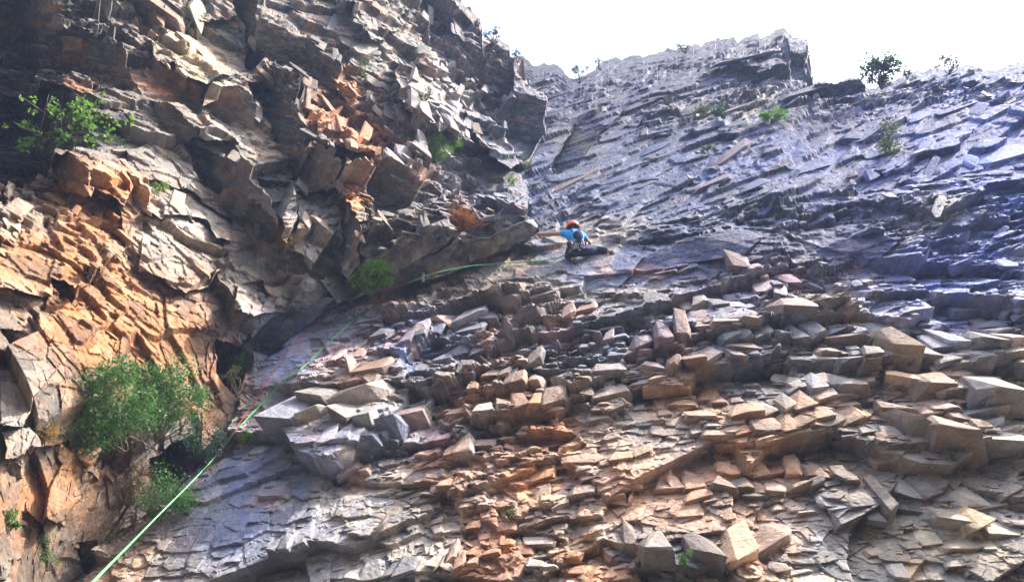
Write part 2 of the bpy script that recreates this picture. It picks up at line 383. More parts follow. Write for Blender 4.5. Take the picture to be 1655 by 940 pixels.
hg = hh.reshape(NR, NC); hb = blur(hg, (1, 2, 2, 2, 1), 1)
gs = np.abs(np.gradient(blur(hg, (1, 1, 1), 0), axis=0)); gs = blur(blur(gs, (1,) * 9, 1), (1,) * 5, 0)
wst = smooth(gs / 0.03); hh = (hg * (1 - wst) + hb * wst).ravel()
# calm smooth panels: (u, v, ru, rv, keep)
CALM = [(945, 402, 75, 38, .08), (1000, 435, 150, 34, .2), (1130, 405, 110, 32, .12), (1190, 385, 60, 30, .15), (1370, 398, 110, 30, .15), (500, 540, 90, 44, .2), (440, 600, 50, 60, .25), (330, 830, 130, 90, .5), (1000, 260, 90, 60, .6), (1260, 250, 150, 50, .6), (60, 420, 90, 60, .6),
        (1560, 860, 90, 80, .6), (300, 330, 30, 30, .9), (800, 440, 60, 20, .4), (640, 320, 40, 35, .5), (450, 200, 40, 60, .5), (800, 380, 60, 25, .6), (700, 350, 60, 40, .6), (660, 420, 60, 25, .5)]
keep = np.ones(len(u), np.float32)
ed_ = []
for (a0, b0), (a1, b1) in zip(EDGE[3:-1], EDGE[4:]):
    for t in np.linspace(0, 1, 4)[:-1]: ed_.append((a0 + (a1 - a0) * t, b0 + (b1 - b0) * t))
de = np.full(len(u), 9e9)
for a0, b0 in ed_: de = np.minimum(de, (u - a0) ** 2 + (v - b0) ** 2)
keep = keep * np.where(isB, 0.25 + 0.75 * smooth(np.sqrt(de) / 70.0), 1).astype(np.float32)
for (a, b, ru, rv, k) in CALM:
    w = np.exp(-(((u - a) / ru) ** 2 + ((v - b) / rv) ** 2) ** 1.5); keep = keep * (1 - w * (1 - k))
# large smooth joint faces break up less
dirS = np.array([-0.08, -0.96, -0.08]); dirS /= np.linalg.norm(dirS)
dirB = np.array([0.45, -0.85, -0.15]); dirB /= np.linalg.norm(dirB)
dist = np.clip(rng / 13.0, 0.65, 1.0) * np.where(isB, 0.8, 1.0 - 0.5 * smooth((520 - v) / 220.0))
DI = np.where(isB[:, None], dirB, dirS)
P1 = P0 + DI * (hh * keep * dist * 0.75)[:, None]
# the top stays on its surveyed skyline
rowtop = (VV - top[None]).ravel(); kk = smooth(rowtop / 30.0) * 0.75 + 0.25
P1 = P0 + (P1 - P0) * kk[:, None]

# ---- rock colour: stone tints, with some light, shade and haze painted in
def lin(r, g, b):
    return np.array([((c / 255.0) / 12.92 if c / 255.0 <= 0.04045 else ((c / 255.0 + 0.055) / 1.055) ** 2.4) for c in (r, g, b)])
GREY = lin(140, 137, 134); SLATE = lin(100, 112, 144); BLUE = lin(104, 118, 166); ORNG = lin(198, 142, 92); RUST = lin(160, 110, 80); BROWN = lin(134, 116, 96)
PALE = lin(196, 190, 182); CREAM = lin(202, 184, 150); DARK = lin(60, 58, 58); PURP = lin(104, 98, 132); DSL = lin(72, 84, 110)
PATCH = [ # u, v, ru, rv, colour, weight
 (100, 430, 190, 130, ORNG, .95), (60, 640, 90, 60, PALE, .5), (180, 560, 150, 90, ORNG, .85), (150, 330, 80, 50, ORNG, .9), (280, 560, 90, 110, ORNG, .8), (90, 800, 130, 120, ORNG, .8),
 (60, 900, 90, 60, BROWN, .6), (200, 780, 90, 80, BROWN, .6), (170, 700, 60, 40, RUST, .6), (330, 640, 40, 90, ORNG, .8), (30, 350, 60, 30, PALE, .7), (20, 500, 50, 40, PALE, .6), (20, 690, 50, 70, PALE, .6),
 (260, 400, 60, 55, PALE, .9), (320, 330, 70, 50, PALE, .7), (400, 480, 80, 60, PALE, .55), (480, 420, 60, 60, PALE, .6), (300, 90, 90, 60, CREAM, .7), (255, 130, 45, 25, RUST, .8),
 (90, 90, 130, 100, DARK, 1), (50, 230, 120, 80, DARK, 1), (480, 100, 90, 60, DARK, .6), (460, 200, 40, 80, DARK, .7), (400, 310, 70, 60, DARK, .6), (525, 175, 40, 40, ORNG, .95), (590, 235, 50, 40, ORNG, .85),  # top-left DARK patches paint the recess shade into the colour
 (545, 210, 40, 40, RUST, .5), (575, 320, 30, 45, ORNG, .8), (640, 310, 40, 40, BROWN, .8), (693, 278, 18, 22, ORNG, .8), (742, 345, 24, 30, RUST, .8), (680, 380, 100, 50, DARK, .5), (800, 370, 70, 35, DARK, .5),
 (720, 190, 80, 90, PALE, .85), (640, 120, 60, 60, PALE, .5), (790, 250, 40, 40, PALE, .9), (380, 240, 60, 40, PALE, .5), (620, 60, 90, 60, GREY, .5), (760, 60, 70, 70, PURP, .5), (830, 190, 50, 70, DARK, .6), (510, 350, 30, 50, PALE, .6),  # PALE on the upper buttress paints in the look of lit faces
 (1100, 230, 420, 130, SLATE, .75), (1450, 220, 260, 130, PURP, .7), (1600, 250, 200, 220, BLUE, .85), (1050, 330, 300, 100, SLATE, .6), (980, 160, 120, 60, PURP, .6), (1200, 110, 110, 50, PURP, .7), (1250, 260, 150, 40, BLUE, .6),  # far slab: slate tints made bluer, with haze and shade painted in
 (1050, 420, 160, 40, SLATE, .8), (1150, 395, 110, 36, DSL, 1), (1030, 430, 110, 28, DSL, .6), (1400, 395, 110, 35, DSL, .9), (1300, 450, 260, 70, PURP, .65), (1560, 480, 150, 70, BLUE, .6), (930, 215, 40, 30, CREAM, .6), (960, 365, 90, 35, CREAM, .5),
 (1520, 350, 70, 40, CREAM, .7), (1215, 160, 40, 25, CREAM, .6), (1330, 500, 50, 25, CREAM, .6), (1110, 175, 50, 25, CREAM, .35),
 (480, 560, 110, 70, lin(128, 142, 180), .9), (430, 760, 130, 60, lin(132, 144, 182), .85), (350, 870, 120, 60, SLATE, .7), (450, 830, 140, 90, SLATE, .6), (700, 560, 120, 90, SLATE, .7), (560, 600, 50, 50, ORNG, .7), (620, 490, 40, 25, ORNG, .7), (230, 880, 70, 50, BROWN, .7),
 (690, 730, 140, 40, SLATE, .7), (760, 470, 90, 40, BROWN, .6), (800, 420, 60, 25, BROWN, .5), (760, 640, 60, 40, BROWN, .5), (860, 590, 120, 60, BROWN, .45), (1000, 560, 150, 60, SLATE, .6), (1200, 560, 160, 60, SLATE, .5),
 (880, 740, 110, 90, ORNG, .85), (760, 830, 90, 70, RUST, .75), (800, 900, 50, 60, RUST, .85), (700, 780, 60, 50, ORNG, .5), (900, 700, 90, 40, RUST, .6), (1110, 640, 60, 40, ORNG, .8), (1070, 800, 110, 50, ORNG, .75),
 (1230, 740, 160, 50, ORNG, .6), (1200, 870, 90, 50, ORNG, .8), (1340, 720, 120, 50, BROWN, .5), (1480, 650, 90, 60, ORNG, .45), (1420, 790, 70, 60, BROWN, .6), (1560, 760, 80, 60, BROWN, .5), (970, 900, 60, 50, ORNG, .7),
 (1600, 850, 90, 80, GREY, .8), (1500, 880, 120, 60, CREAM, .5), (1290, 860, 30, 60, ORNG, .8), (600, 860, 150, 80, GREY, .6), (1350, 850, 120, 60, GREY, .6), (1640, 730, 50, 60, PALE, .6), (560, 800, 50, 40, PALE, .5),
]
col = np.tile(GREY, (len(u), 1)) * 0.95
pu = u + fbm(pw, 70, 211, 4) * 42; pv = v + fbm(pw, 70, 257, 4) * 34
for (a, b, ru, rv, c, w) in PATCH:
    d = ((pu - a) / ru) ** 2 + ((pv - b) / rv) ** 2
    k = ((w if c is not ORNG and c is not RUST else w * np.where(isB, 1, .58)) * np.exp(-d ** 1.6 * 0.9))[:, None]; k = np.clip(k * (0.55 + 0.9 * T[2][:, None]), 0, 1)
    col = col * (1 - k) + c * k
# block-to-block variety
for arr, c, th, w in ((T[2], ORNG, .88, .22), (T[3], CREAM, .88, .22), (T[1], DARK, .88, .3), (T[3], DARK, .0, 0)):
    if w: m = arr > th; m = m & ~((c is ORNG) & (v < 420) & ~isB); col[m] = col[m] * (1 - w) + c * w
val = 0.52 + 0.16 * T[0] + 0.26 * T[2] + 0.32 * T[3]
col = col * (val * (1 + .22 * ((~isB) & (v > 300)) * smooth((v - 300) / 200.0)) * np.where(isB, 0.52 + 0.26 * smooth((480 - v + 0.35 * (u - 300)) / 200.0), 0.98))[:, None]  # painted-in light: buttress lighter towards the top, slab lighter lower down
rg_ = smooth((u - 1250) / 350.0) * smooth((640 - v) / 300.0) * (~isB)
col = col * (1 + rg_[:, None] * np.array([-.15, .0, .30]))  # blue haze of the upper right painted into the slab colour
farShade = (~isB) * smooth((470 - v) / 130.0)
col = col * (1 - farShade[:, None] * np.array([.44, .39, .24]))  # bluish shade of the far slab painted into its colour
col = col * (1 - 0.28 * ((~isB) * smooth((300 - v) / 160.0))[:, None])  # shade painted deeper towards the ridge
col = np.clip(col, 0.01, 0.8)

# ---- faces
ii = np.arange(NR * NC).reshape(NR, NC)
# fold behind the skyline: the back of the ridge falls away from the viewer
back = []
topP = P1[ii[-1]]
for k in range(1, 9):
    s = k / 8.0
    q = topP + np.array([0.0, 1.0, 0.0]) * (s * 9.0) + np.array([0, 0, -1.0]) * (s * s * 14.0 + 0.3 * s)
    q = q + (np.stack([fbm(q, 2.2, 400 + j, 2) for j in range(3)], -1) * 0.5 * min(1, s * 4))
    back.append(q)
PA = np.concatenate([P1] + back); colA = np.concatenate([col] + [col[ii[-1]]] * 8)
isBA = np.concatenate([isB] + [isB[ii[-1]]] * 8)
gi = np.arange((NR + 8) * NC).reshape(NR + 8, NC)
q = np.stack([gi[:-1, :-1], gi[:-1, 1:], gi[1:, 1:], gi[1:, :-1]], -1).reshape(-1, 4)
fB = isBA[q].all(1)

def rock_material(name):
    m = bpy.data.materials.new(name); m.use_nodes = True; t = m.node_tree; N = t.nodes; L = t.links
    bs = N['Principled BSDF']; bs.inputs['Roughness'].default_value = 0.62; bs.inputs['Specular IOR Level'].default_value = 0.25
    at = N.new('ShaderNodeAttribute'); at.attribute_name = 'stone'
    tc = N.new('ShaderNodeTexCoord')
    def noise(sc_, det, ro=0.6):
        n = N.new('ShaderNodeTexNoise'); n.inputs['Scale'].default_value = sc_; n.inputs['Detail'].default_value = det; n.inputs['Roughness'].default_value = ro
        L.new(tc.outputs['Object'], n.inputs['Vector']); return n
    def ramp(src, a, b, lo, hi):
        r = N.new('ShaderNodeMapRange'); r.inputs[1].default_value = a; r.inputs[2].default_value = b; r.inputs[3].default_value = lo; r.inputs[4].default_value = hi
        L.new(src, r.inputs[0]); return r.outputs[0]
    n1 = noise(5.5, 6); n2 = noise(38, 5, 0.7); n3 = noise(1.7, 5)
    mul = N.new('ShaderNodeMath'); mul.operation = 'MULTIPLY'
    L.new(ramp(n1.outputs[0], .3, .7, .72, 1.25), mul.inputs[0]); L.new(ramp(n2.outputs[0], .3, .7, .75, 1.25), mul.inputs[1])
    vm = N.new('ShaderNodeVectorMath'); vm.operation = 'SCALE'
    L.new(at.outputs['Color'], vm.inputs[0]); L.new(mul.outputs[0], vm.inputs['Scale'])
    # dry pale lichen and dust blotches, dark mineral stains
    mx = N.new('ShaderNodeMix'); mx.data_type = 'RGBA'; mx.inputs['B'].default_value = (0.42, 0.40, 0.37, 1)
    L.new(ramp(noise(9, 6, .7).outputs[0], .5, .8, 0, .45), mx.inputs['Factor']); L.new(vm.outputs[0], mx.inputs['A'])
    mx2 = N.new('ShaderNodeMix'); mx2.data_type = 'RGBA'; mx2.inputs['B'].default_value = (0.06, 0.055, 0.05, 1)
    L.new(ramp(n3.outputs[0], .56, .76, 0, .35), mx2.inputs['Factor']); L.new(mx.outputs['Result'], mx2.inputs['A'])
    prev = mx2.outputs['Result']
    for sc2, a_, b_, tint, f_ in ((1.3, .48, .66, (1.35, 1.0, .68), .55), (4.2, .52, .68, (1.3, .97, .68), .55), (2.1, .52, .68, (.74, .86, 1.12), .7), (7.0, .55, .70, (1.35, 1.3, 1.22), .6), (3.1, .56, .70, (.60, .57, .55), .7)):
        nn = noise(sc2, 7, .72); nn.inputs['Distortion'].default_value = .6
        tm = N.new('ShaderNodeMix'); tm.data_type = 'RGBA'; tm.blend_type = 'MULTIPLY'; tm.inputs['B'].default_value = (*tint, 1)
        mk = N.new('ShaderNodeMath'); mk.operation = 'MULTIPLY'; L.new(ramp(nn.outputs[0], a_, b_, 0, f_), mk.inputs[0]); L.new(at.outputs['Alpha'], mk.inputs[1]); L.new(mk.outputs[0], tm.inputs['Factor']); L.new(prev, tm.inputs['A']); prev = tm.outputs['Result']
        va = N.new('ShaderNodeVectorMath'); va.inputs[1].default_value = (sc2 * 7.3, sc2 * 3.1, sc2 * 5.7)
        L.new(tc.outputs['Object'], va.inputs[0]); L.new(va.outputs[0], nn.inputs['Vector'])
    L.new(prev, bs.inputs['Base Color'])
    L.new(ramp(n2.outputs[0], (.3), .7, .62, .9), bs.inputs['Roughness'])
    b1 = N.new('ShaderNodeBump'); b1.inputs['Strength'].default_value = 0.9; b1.inputs['Distance'].default_value = 0.03
    L.new(noise(14, 8, .68).outputs[0], b1.inputs['Height'])
    vo = N.new('ShaderNodeTexVoronoi'); vo.inputs['Scale'].default_value = 16; L.new(tc.outputs['Object'], vo.inputs['Vector'])
    b2 = N.new('ShaderNodeBump'); b2.inputs['Strength'].default_value = 0.5; b2.inputs['Distance'].default_value = 0.02
    L.new(vo.outputs['Distance'], b2.inputs['Height']); L.new(b1.outputs[0], b2.inputs['Normal']); L.new(b2.outputs[0], bs.inputs['Normal'])
    return m
ROCK = rock_material('fractured_rock')
msk = np.clip((keep - .3) / .6, .12, 1) * np.where(isB, 1, np.clip(.35 + smooth((v - 380) / 160.0) * .65, 0, 1)) * np.where((~isB) & (u < 560) & (v > 500), .55, 1)
mskA = np.concatenate([msk] + [msk[ii[-1]]] * 8)
def submesh(name, faces, sm=True):
    used = np.unique(faces); mp = np.full(len(PA), -1, np.int64); mp[used] = np.arange(len(used))
    o = mesh_obj(name, PA[used], mp[faces], ROCK, None, sm)
    ca = o.data.attributes.new('stone', 'FLOAT_COLOR', 'POINT')
    c4 = np.concatenate([colA[used], mskA[used][:, None]], 1).astype(np.float32); ca.data.foreach_set('color', c4.ravel())
    return o
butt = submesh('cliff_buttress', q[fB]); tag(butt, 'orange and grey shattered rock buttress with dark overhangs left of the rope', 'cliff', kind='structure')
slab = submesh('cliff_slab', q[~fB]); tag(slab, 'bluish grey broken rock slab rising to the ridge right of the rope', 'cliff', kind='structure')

# ground at the foot of the cliff, plus an added unseen hill
gx = np.concatenate([-np.geomspace(85, 14, 26), np.linspace(-12, 12, 60), np.geomspace(14, 85, 26)])
gy = np.concatenate([-np.geomspace(85, 6, 26), np.linspace(-5, 14, 50), np.geomspace(16, 85, 20)])
GX, GY = np.meshgrid(gx, gy); gp = np.stack([GX.ravel(), GY.ravel(), np.zeros(GX.size)], -1)
gp[:, 2] = fbm(gp, 2.5, 900, 3) * 0.18 - 0.05 + np.clip(-(gp[:, 1] + 9), 0, 90) * 0.85  # unseen hill added behind the camera to darken the rock undersides
g_ = np.arange(gp.shape[0]).reshape(GX.shape)
gq = np.stack([g_[:-1, :-1], g_[:-1, 1:], g_[1:, 1:], g_[1:, :-1]], -1).reshape(-1, 4)
gm = bpy.data.materials.new('scree'); gm.use_nodes = True
gt = gm.node_tree; gb = gt.nodes['Principled BSDF']; gb.inputs['Roughness'].default_value = 0.9
gn = gt.nodes.new('ShaderNodeTexVoronoi'); gn.inputs['Scale'].default_value = 3.0
gr = gt.nodes.new('ShaderNodeValToRGB'); gr.color_ramp.elements[0].color = (.03, .035, .018, 1); gr.color_ramp.elements[1].color = (.09, .08, .055, 1)
gt.links.new(gn.outputs['Color'], gr.inputs[0]); gt.links.new(gr.outputs[0], gb.inputs['Base Color'])
tag(mesh_obj('ground', gp, gq, gm), kind='structure')

# ------------------------------------------------------------------ survey of the finished surface
SU, SV, SF = project(P1)
ordr = np.argsort(SU); SUs = SU[ordr]
def hit(px, py, rad=3.0):
    while True:
        a, b = np.searchsorted(SUs, [px - rad, px + rad]); c = ordr[a:b]; c = c[np.abs(SV[c] - py) < rad]
        if len(c): return c[np.argmin(SF[c])]
        rad *= 1.7
def at(px, py, off=0.0, rad=3.0):
    """point on the rock seen at (px, py), off metres nearer to the viewer"""
    i = hit(px, py, rad); r = np.linalg.norm(P1[i] - CAM)
    return CAM + ray(px, py) * (r - off)

# ------------------------------------------------------------------ broken blocks standing out of both walls (part of the same rock)
import bmesh
rb_ = np.random.default_rng(21)
def hull(kind):
    # x across, y up the wall, z out of it (0..1); broken lip at y = 0, everything else runs back into the wall
    pts = []
    nl = rb_.integers(2, 5); xs = np.sort(rb_.uniform(-.5, .5, nl)); xs[0] = -rb_.uniform(.3, .5); xs[-1] = rb_.uniform(.3, .5)
    zt = rb_.uniform(-.45, .45)
    for x in xs: pts.append((x, rb_.uniform(-.08, .10), rb_.uniform(.75, 1.1) + zt * x))
    if kind: 
        for x in (-.3, .3): y = rb_.uniform(.25, .5); pts.append((x * rb_.uniform(.6, 1.2), y, 1.02 - y * rb_.uniform(.7, 1.0)))
    else: y = rb_.uniform(.3, .6); pts.append((rb_.uniform(-.25, .25), y, .95 - y))
    for sx in (-1, 1):
        pts.append((sx * rb_.uniform(.45, .62), rb_.uniform(.15, .5), rb_.uniform(-.05, .4)))
        pts += [(sx * rb_.uniform(.42, .6), rb_.uniform(.0, .12), -.7), (sx * rb_.uniform(.4, .6), rb_.uniform(.8, 1.1), -.7)]
    pts.append((rb_.uniform(-.45, -.1), rb_.uniform(.75, 1.1), rb_.uniform(-.15, .05))); pts.append((rb_.uniform(.1, .45), rb_.uniform(.75, 1.1), rb_.uniform(-.15, .05)))
    bm = bmesh.new()
    for p in pts: bm.verts.new(p)
    bmesh.ops.convex_hull(bm, input=bm.verts)
    bm.verts.ensure_lookup_table()
    for v_ in [v_ for v_ in bm.verts if not v_.link_faces]: bm.verts.remove(v_)
    # chip: bevel a little so edges catch light unevenly
    bmesh.ops.bevel(bm, geom=list(bm.edges), offset=.012, segments=1, affect='EDGES', clamp_overlap=True)
    bmesh.ops.triangulate(bm, faces=bm.faces)
    bm.verts.ensure_lookup_table(); bm.verts.index_update()
    V = np.array([v_.co for v_ in bm.verts]); Fc = np.array([[q_.index for q_ in f.verts] for f in bm.faces]); bm.free()
    return V, Fc
HU = [hull(0 if k % 5 else 1) for k in range(56)]
BK = {0: [[], [], [], 0], 1: [[], [], [], 0]}
def put_block(i, X, Y, Z, w, l, d, B, k=None, sink=0.0):
    V, Fc = HU[rb_.integers(0, len(HU))] if k is None else HU[k]
    if rb_.random() < .5: V = V * np.array([-1, 1, 1]); Fc = Fc[:, ::-1]
    o = P1[i] - Z * sink
    Wv = o + V[:, :1] * w * X + V[:, 1:2] * l * Y + V[:, 2:3] * d * Z
    c = colA[i] * rb_.uniform(.84, 1.2)
    if rb_.random() < .12: c = c * .6 + lin(150, 120, 92) * .35
    A = BK[1 if B else 0]; A[0].append(Wv); A[1].append(Fc + A[3]); A[2].append(np.tile(np.append(c, mskA[i] if i < len(mskA) else 1.0), (len(V), 1))); A[3] += len(V)
upS = np.cross(SN, np.array([0, 0, 1.0])); upS = upS / np.linalg.norm(upS)       # strike
upd = np.cross(upS, SN); upd = upd / np.linalg.norm(upd); upd = upd if upd[2] > 0 else -upd
strike = np.cross(upd, SN); strike = strike if strike[0] > 0 else -strike
fs = lambda x, y: max(.2, -float(ray(x, y) @ SN))
# surveyed blocks
for (line, t, up_) in LED:
    for (x0, y0), (x1, y1) in zip(line[:-1], line[1:]):
        n_ = max(1, int(round(abs(x1 - x0) / max(26, t * 1.5))))
        for j in range(n_):
            a = (j + .5) / n_ + rb_.uniform(-.1, .1); xm = x0 + (x1 - x0) * a; ym = y0 + (y1 - y0) * a
            i = hit(xm, ym - t * .15); r = np.linalg.norm(P1[i] - CAM); m_ = r / F
            slope = -(y1 - y0) / (x1 - x0)
            X = strike + upd * slope * 1.6; X /= np.linalg.norm(X); X = X + rb_.normal(size=3) * .10
            Y = upd + rb_.normal(size=3) * .10; Z = dirS * .5 + SN * .5 + rb_.normal(size=3) * .12
            w = abs(x1 - x0) / n_ * m_ * rb_.uniform(1.0, 1.35); d = t * m_ * 1.0 * rb_.uniform(.8, 1.2); l = (up_ * m_ / fs(xm, ym)) * rb_.uniform(.8, 1.15)
            put_block(i, X, Y, Z, w, l, d, False, None, d * .12)
RL = [(355 + 5 * k, 731 - 5.2 * k) for k in range(50)] + [(620 + 12 * k, 470 - 2.2 * k) for k in range(24)]
def scatter(n, box, wpx, tpx, lpx, B, tilt, okf=None, X0=None, Y0=None, Z0=None, sw=.04, sink=.3):
    for k in range(n):
        px = rb_.uniform(box[0], box[2]); py = rb_.uniform(box[1], box[3])
        if okf and not okf(px, py): continue
        i = hit(px, py, 4.0)
        if i < len(isB) and bool(isB[i]) != B or py < np.interp(px, skx, sky_) + 22: continue
        if i < len(keep) and keep[i] < .62: continue
        if abs(px - 930) < 75 and abs(py - 392) < 45: continue
        if not B and any(abs(px - rx_) + abs(py - ry_) < 26 for rx_, ry_ in RL): continue
        r = np.linalg.norm(P1[i] - CAM); m_ = r / F
        g = min(1.8, math.exp(rb_.normal() * .5 - .25))
        w = rb_.uniform(*wpx) * m_ * g; d = rb_.uniform(*tpx) * m_ * g * 1.05; l = rb_.uniform(*lpx) * m_ * g / (fs(px, py) if not B else .6) * 1.15
        a = tilt + rb_.normal() * .16
        X = math.cos(a) * (strike if X0 is None else X0) + math.sin(a) * (upd if Y0 is None else Y0) + rb_.normal(size=3) * sw
        Y = (upd if Y0 is None else Y0) + rb_.normal(size=3) * sw; Z = (dirS * .45 + SN * .55 if Z0 is None else Z0) + rb_.normal(size=3) * sw
        put_block(i, X, Y, Z, w, l, d, B, None, d * sink)
clus = lambda sc_, sd_, th: (lambda x, y: vnoise(np.array([[x, y * 1.6, 0.]]), sc_, sd_)[0] > th)
scatter(1250, (380, 460, 1700, 1000), (12, 38), (4, 10), (7, 15), False, 0.03, clus(80, 61, .06))
scatter(2000, (150, 430, 1700, 1000), (6, 16), (2, 5), (3, 7), False, 0.03, clus(60, 62, -.2))
scatter(200, (980, 500, 1700, 680), (22, 46), (8, 15), (9, 16), False, 0.0)
scatter(500, (840, 90, 1700, 440), (6, 24), (2, 6), (2, 6), False, 0.55, clus(90, 63, .12), sw=.16)
scatter(60, (860, 90, 1700, 400), (30, 110), (2, 5), (4, 10), False, 0.85, sw=.05)
bx_ = np.array([.78, .62, .0]); by_ = np.array([-.1, .15, .98])
scatter(900, (-20, 240, 560, 980), (6, 20), (2, 7), (4, 12), True, -.35, clus(70, 64, .15), bx_, by_, dirB, .14, .6)
scatter(420, (200, 0, 880, 430), (12, 40), (4, 12), (6, 20), True, -.55, clus(90, 65, .1), bx_, by_, dirB, .12, .6)
scatter(600, (480, -20, 860, 260), (8, 22), (2, 7), (8, 24), True, .15, clus(60, 66, 0), bx_, by_, dirB, .14, .55)
scatter(90, (580, 310, 860, 440), (14, 34), (3, 7), (4, 9), True, .35, None, bx_, by_, dirB, .06, .5)
for B, o in ((0, slab), (1, butt)):
    A = BK[B]; me0 = mesh_obj('blocks', np.concatenate(A[0]), np.concatenate(A[1]), ROCK)
    ca = me0.data.attributes.new('stone', 'FLOAT_COLOR', 'POINT'); cc = np.concatenate(A[2]); ca.data.foreach_set('color', cc.astype(np.float32).ravel())
    with bpy.context.temp_override(active_object=o, object=o, selected_objects=[o, me0], selected_editable_objects=[o, me0]): bpy.ops.object.join()
P1b = np.concatenate([P1, np.concatenate(BK[0][0]), np.concatenate(BK[1][0])])
SU, SV, SF = project(P1b); ordr = np.argsort(SU); SUs = SU[ordr]; P1 = P1b

hz = bpy.data.materials.new('mountain_air'); hz.use_nodes = True; ht = hz.node_tree; ht.nodes.clear()
hv = ht.nodes.new('ShaderNodeVolumePrincipled'); hv.inputs['Density'].default_value = HAZE_D; hv.inputs['Color'].default_value = (.45, .60, .98, 1); hv.inputs['Anisotropy'].default_value = .1
ho_ = ht.nodes.new('ShaderNodeOutputMaterial'); ht.links.new(hv.outputs[0], ho_.inputs['Volume'])
lo = np.array([-90, -130, -2.5]); hi = np.array([90, 90, 112.0])
cv_ = np.array([[x, y, z] for x in (lo[0], hi[0]) for y in (lo[1], hi[1]) for z in (lo[2], hi[2])])
pv_ = [(0, 1, 3, 2), (4, 6, 7, 5), (0, 4, 5, 1), (2, 3, 7, 6), (0, 2, 6, 4), (1, 5, 7, 3)]
ho = mesh_obj('haze', cv_, pv_, hz); tag(ho, kind='stuff')
bpy.context.view_layer.update()
def dist_at(px, py, rad=1.5):
    best = 1e9
    for du, dv in ((0, 0), (rad, 0), (-rad, 0), (0, rad), (0, -rad)):
        d = Vector(ray(px + du, py + dv))
        for ob in (slab, butt):
            ok, loc, nn, fi = ob.ray_cast(Vector(CAM), d)
            if ok: best = min(best, (loc - Vector(CAM)).length)
    if best > 1e8: best = float(np.linalg.norm(P1[hit(px, py)] - CAM))
    return best
def at(px, py, off=0.0, rad=1.5): return CAM + ray(px, py) * (dist_at(px, py, rad) - off)

# ------------------------------------------------------------------ materials for things
def mat(name, colr, rough=0.7, var=0.25, scale=30.0, trans=0.0, spec=0.3):
    m = bpy.data.materials.new(name); m.use_nodes = True; t = m.node_tree; b = t.nodes['Principled BSDF']
    b.inputs['Roughness'].default_value = rough; b.inputs['Specular IOR Level'].default_value = spec
    n = t.nodes.new('ShaderNodeTexNoise'); n.inputs['Scale'].default_value = scale; n.inputs['Detail'].default_value = 3
    tc = t.nodes.new('ShaderNodeTexCoord'); t.links.new(tc.outputs['Object'], n.inputs['Vector'])
    r = t.nodes.new('ShaderNodeMapRange'); r.inputs[1].default_value = .3; r.inputs[2].default_value = .7
    r.inputs[3].default_value = 1 - var; r.inputs[4].default_value = 1 + var; t.links.new(n.outputs[0], r.inputs[0])
    v_ = t.nodes.new('ShaderNodeVectorMath'); v_.operation = 'SCALE'; v_.inputs[0].default_value = colr
    t.links.new(r.outputs[0], v_.inputs['Scale']); t.links.new(v_.outputs[0], b.inputs['Base Color'])
    if trans:
        tr = t.nodes.new('ShaderNodeBsdfTranslucent'); t.links.new(v_.outputs[0], tr.inputs['Color'])
        mx = t.nodes.new('ShaderNodeMixShader'); mx.inputs[0].default_value = trans
        t.links.new(b.outputs[0], mx.inputs[1]); t.links.new(tr.outputs[0], mx.inputs[2]); t.links.new(mx.outputs[0], t.nodes['Material Output'].inputs['Surface'])
    return m
M = {
 'leaf': mat('leaf_green', (.075, .19, .045), .5, .5, 9, .4), 'leafb': mat('leaf_bright', (.13, .27, .03), .5, .45, 9, .45), 'leafd': mat('leaf_bluish', (.035, .09, .05), .55, .4, 9, .3),
 'leafo': mat('leaf_olive', (.12, .15, .05), .6, .5, 9, .3), 'dry': mat('dry_grass', (.32, .22, .08), .8, .4, 9, .3), 'rustgrass': mat('rusty_grass', (.34, .15, .05), .8, .4, 9, .2), 'brush': mat('brown_brush', (.13, .085, .05), .85, .4, 9, .1),
 'leafh': mat('leaf_dusty', (.09, .14, .12), .6, .3, 9, .3), 'twig': mat('twig_bark', (.22, .18, .14), .85, .3, 20),
 'green_rope': mat('green_rope', (.13, .50, .16), .6, .12, 300), 'red_rope': mat('red_rope', (.50, .05, .07), .65, .15, 300),
 'skin': mat('skin', (.42, .23, .16), .55, .1, 20), 'orange': mat('helmet_shell', (.85, .14, .03), .3, .05, 20, 0, .5), 'blue': mat('shirt_cloth', (.03, .32, .72), .8, .15, 15),
 'navy': mat('trouser_cloth', (.02, .03, .07), .85, .3, 18), 'black': mat('black_webbing', (.018, .018, .022), .7, .2, 30), 'rubber': mat('shoe_rubber', (.05, .05, .055), .6, .2, 30), 'purple': mat('purple_webbing', (.09, .05, .22), .75, .2, 30),
 'metal': mat('alloy_metal', (.6, .62, .65), .3, .05, 30, 0, .6), 'hair': mat('hair', (.05, .03, .02), .8, .2, 60), 'grey': mat('grey_cloth', (.35, .36, .4), .8, .1, 20), 'sling': mat('white_sling', (.6, .6, .55), .8, .1, 20),
}
def unit(a): a = np.asarray(a, float); return a / (np.linalg.norm(a) + 1e-9)
def tube(pts, rad, nseg=6):
    pts = np.asarray(pts, float); n = len(pts); rad = np.broadcast_to(rad, n)
    tg = np.gradient(pts, axis=0); up = np.array([0.31, 0.2, 0.93]); V = []; Fc = []
    for i in range(n):
        t = unit(tg[i]); a = unit(np.cross(t, up)); b = np.cross(t, a)
        for k in range(nseg):
            w = 2 * math.pi * k / nseg; V.append(pts[i] + rad[i] * (math.cos(w) * a + math.sin(w) * b))
    for i in range(n - 1):
        for k in range(nseg):
            k2 = (k + 1) % nseg; Fc.append((i * nseg + k, i * nseg + k2, (i + 1) * nseg + k2, (i + 1) * nseg + k))
    V.append(pts[0]); V.append(pts[-1]); a = len(V) - 2
    for k in range(nseg):
        k2 = (k + 1) % nseg; Fc.append((a, k2, k, k)); Fc.append((a + 1, (n - 1) * nseg + k, (n - 1) * nseg + k2, (n - 1) * nseg + k2))
    return np.array(V), Fc
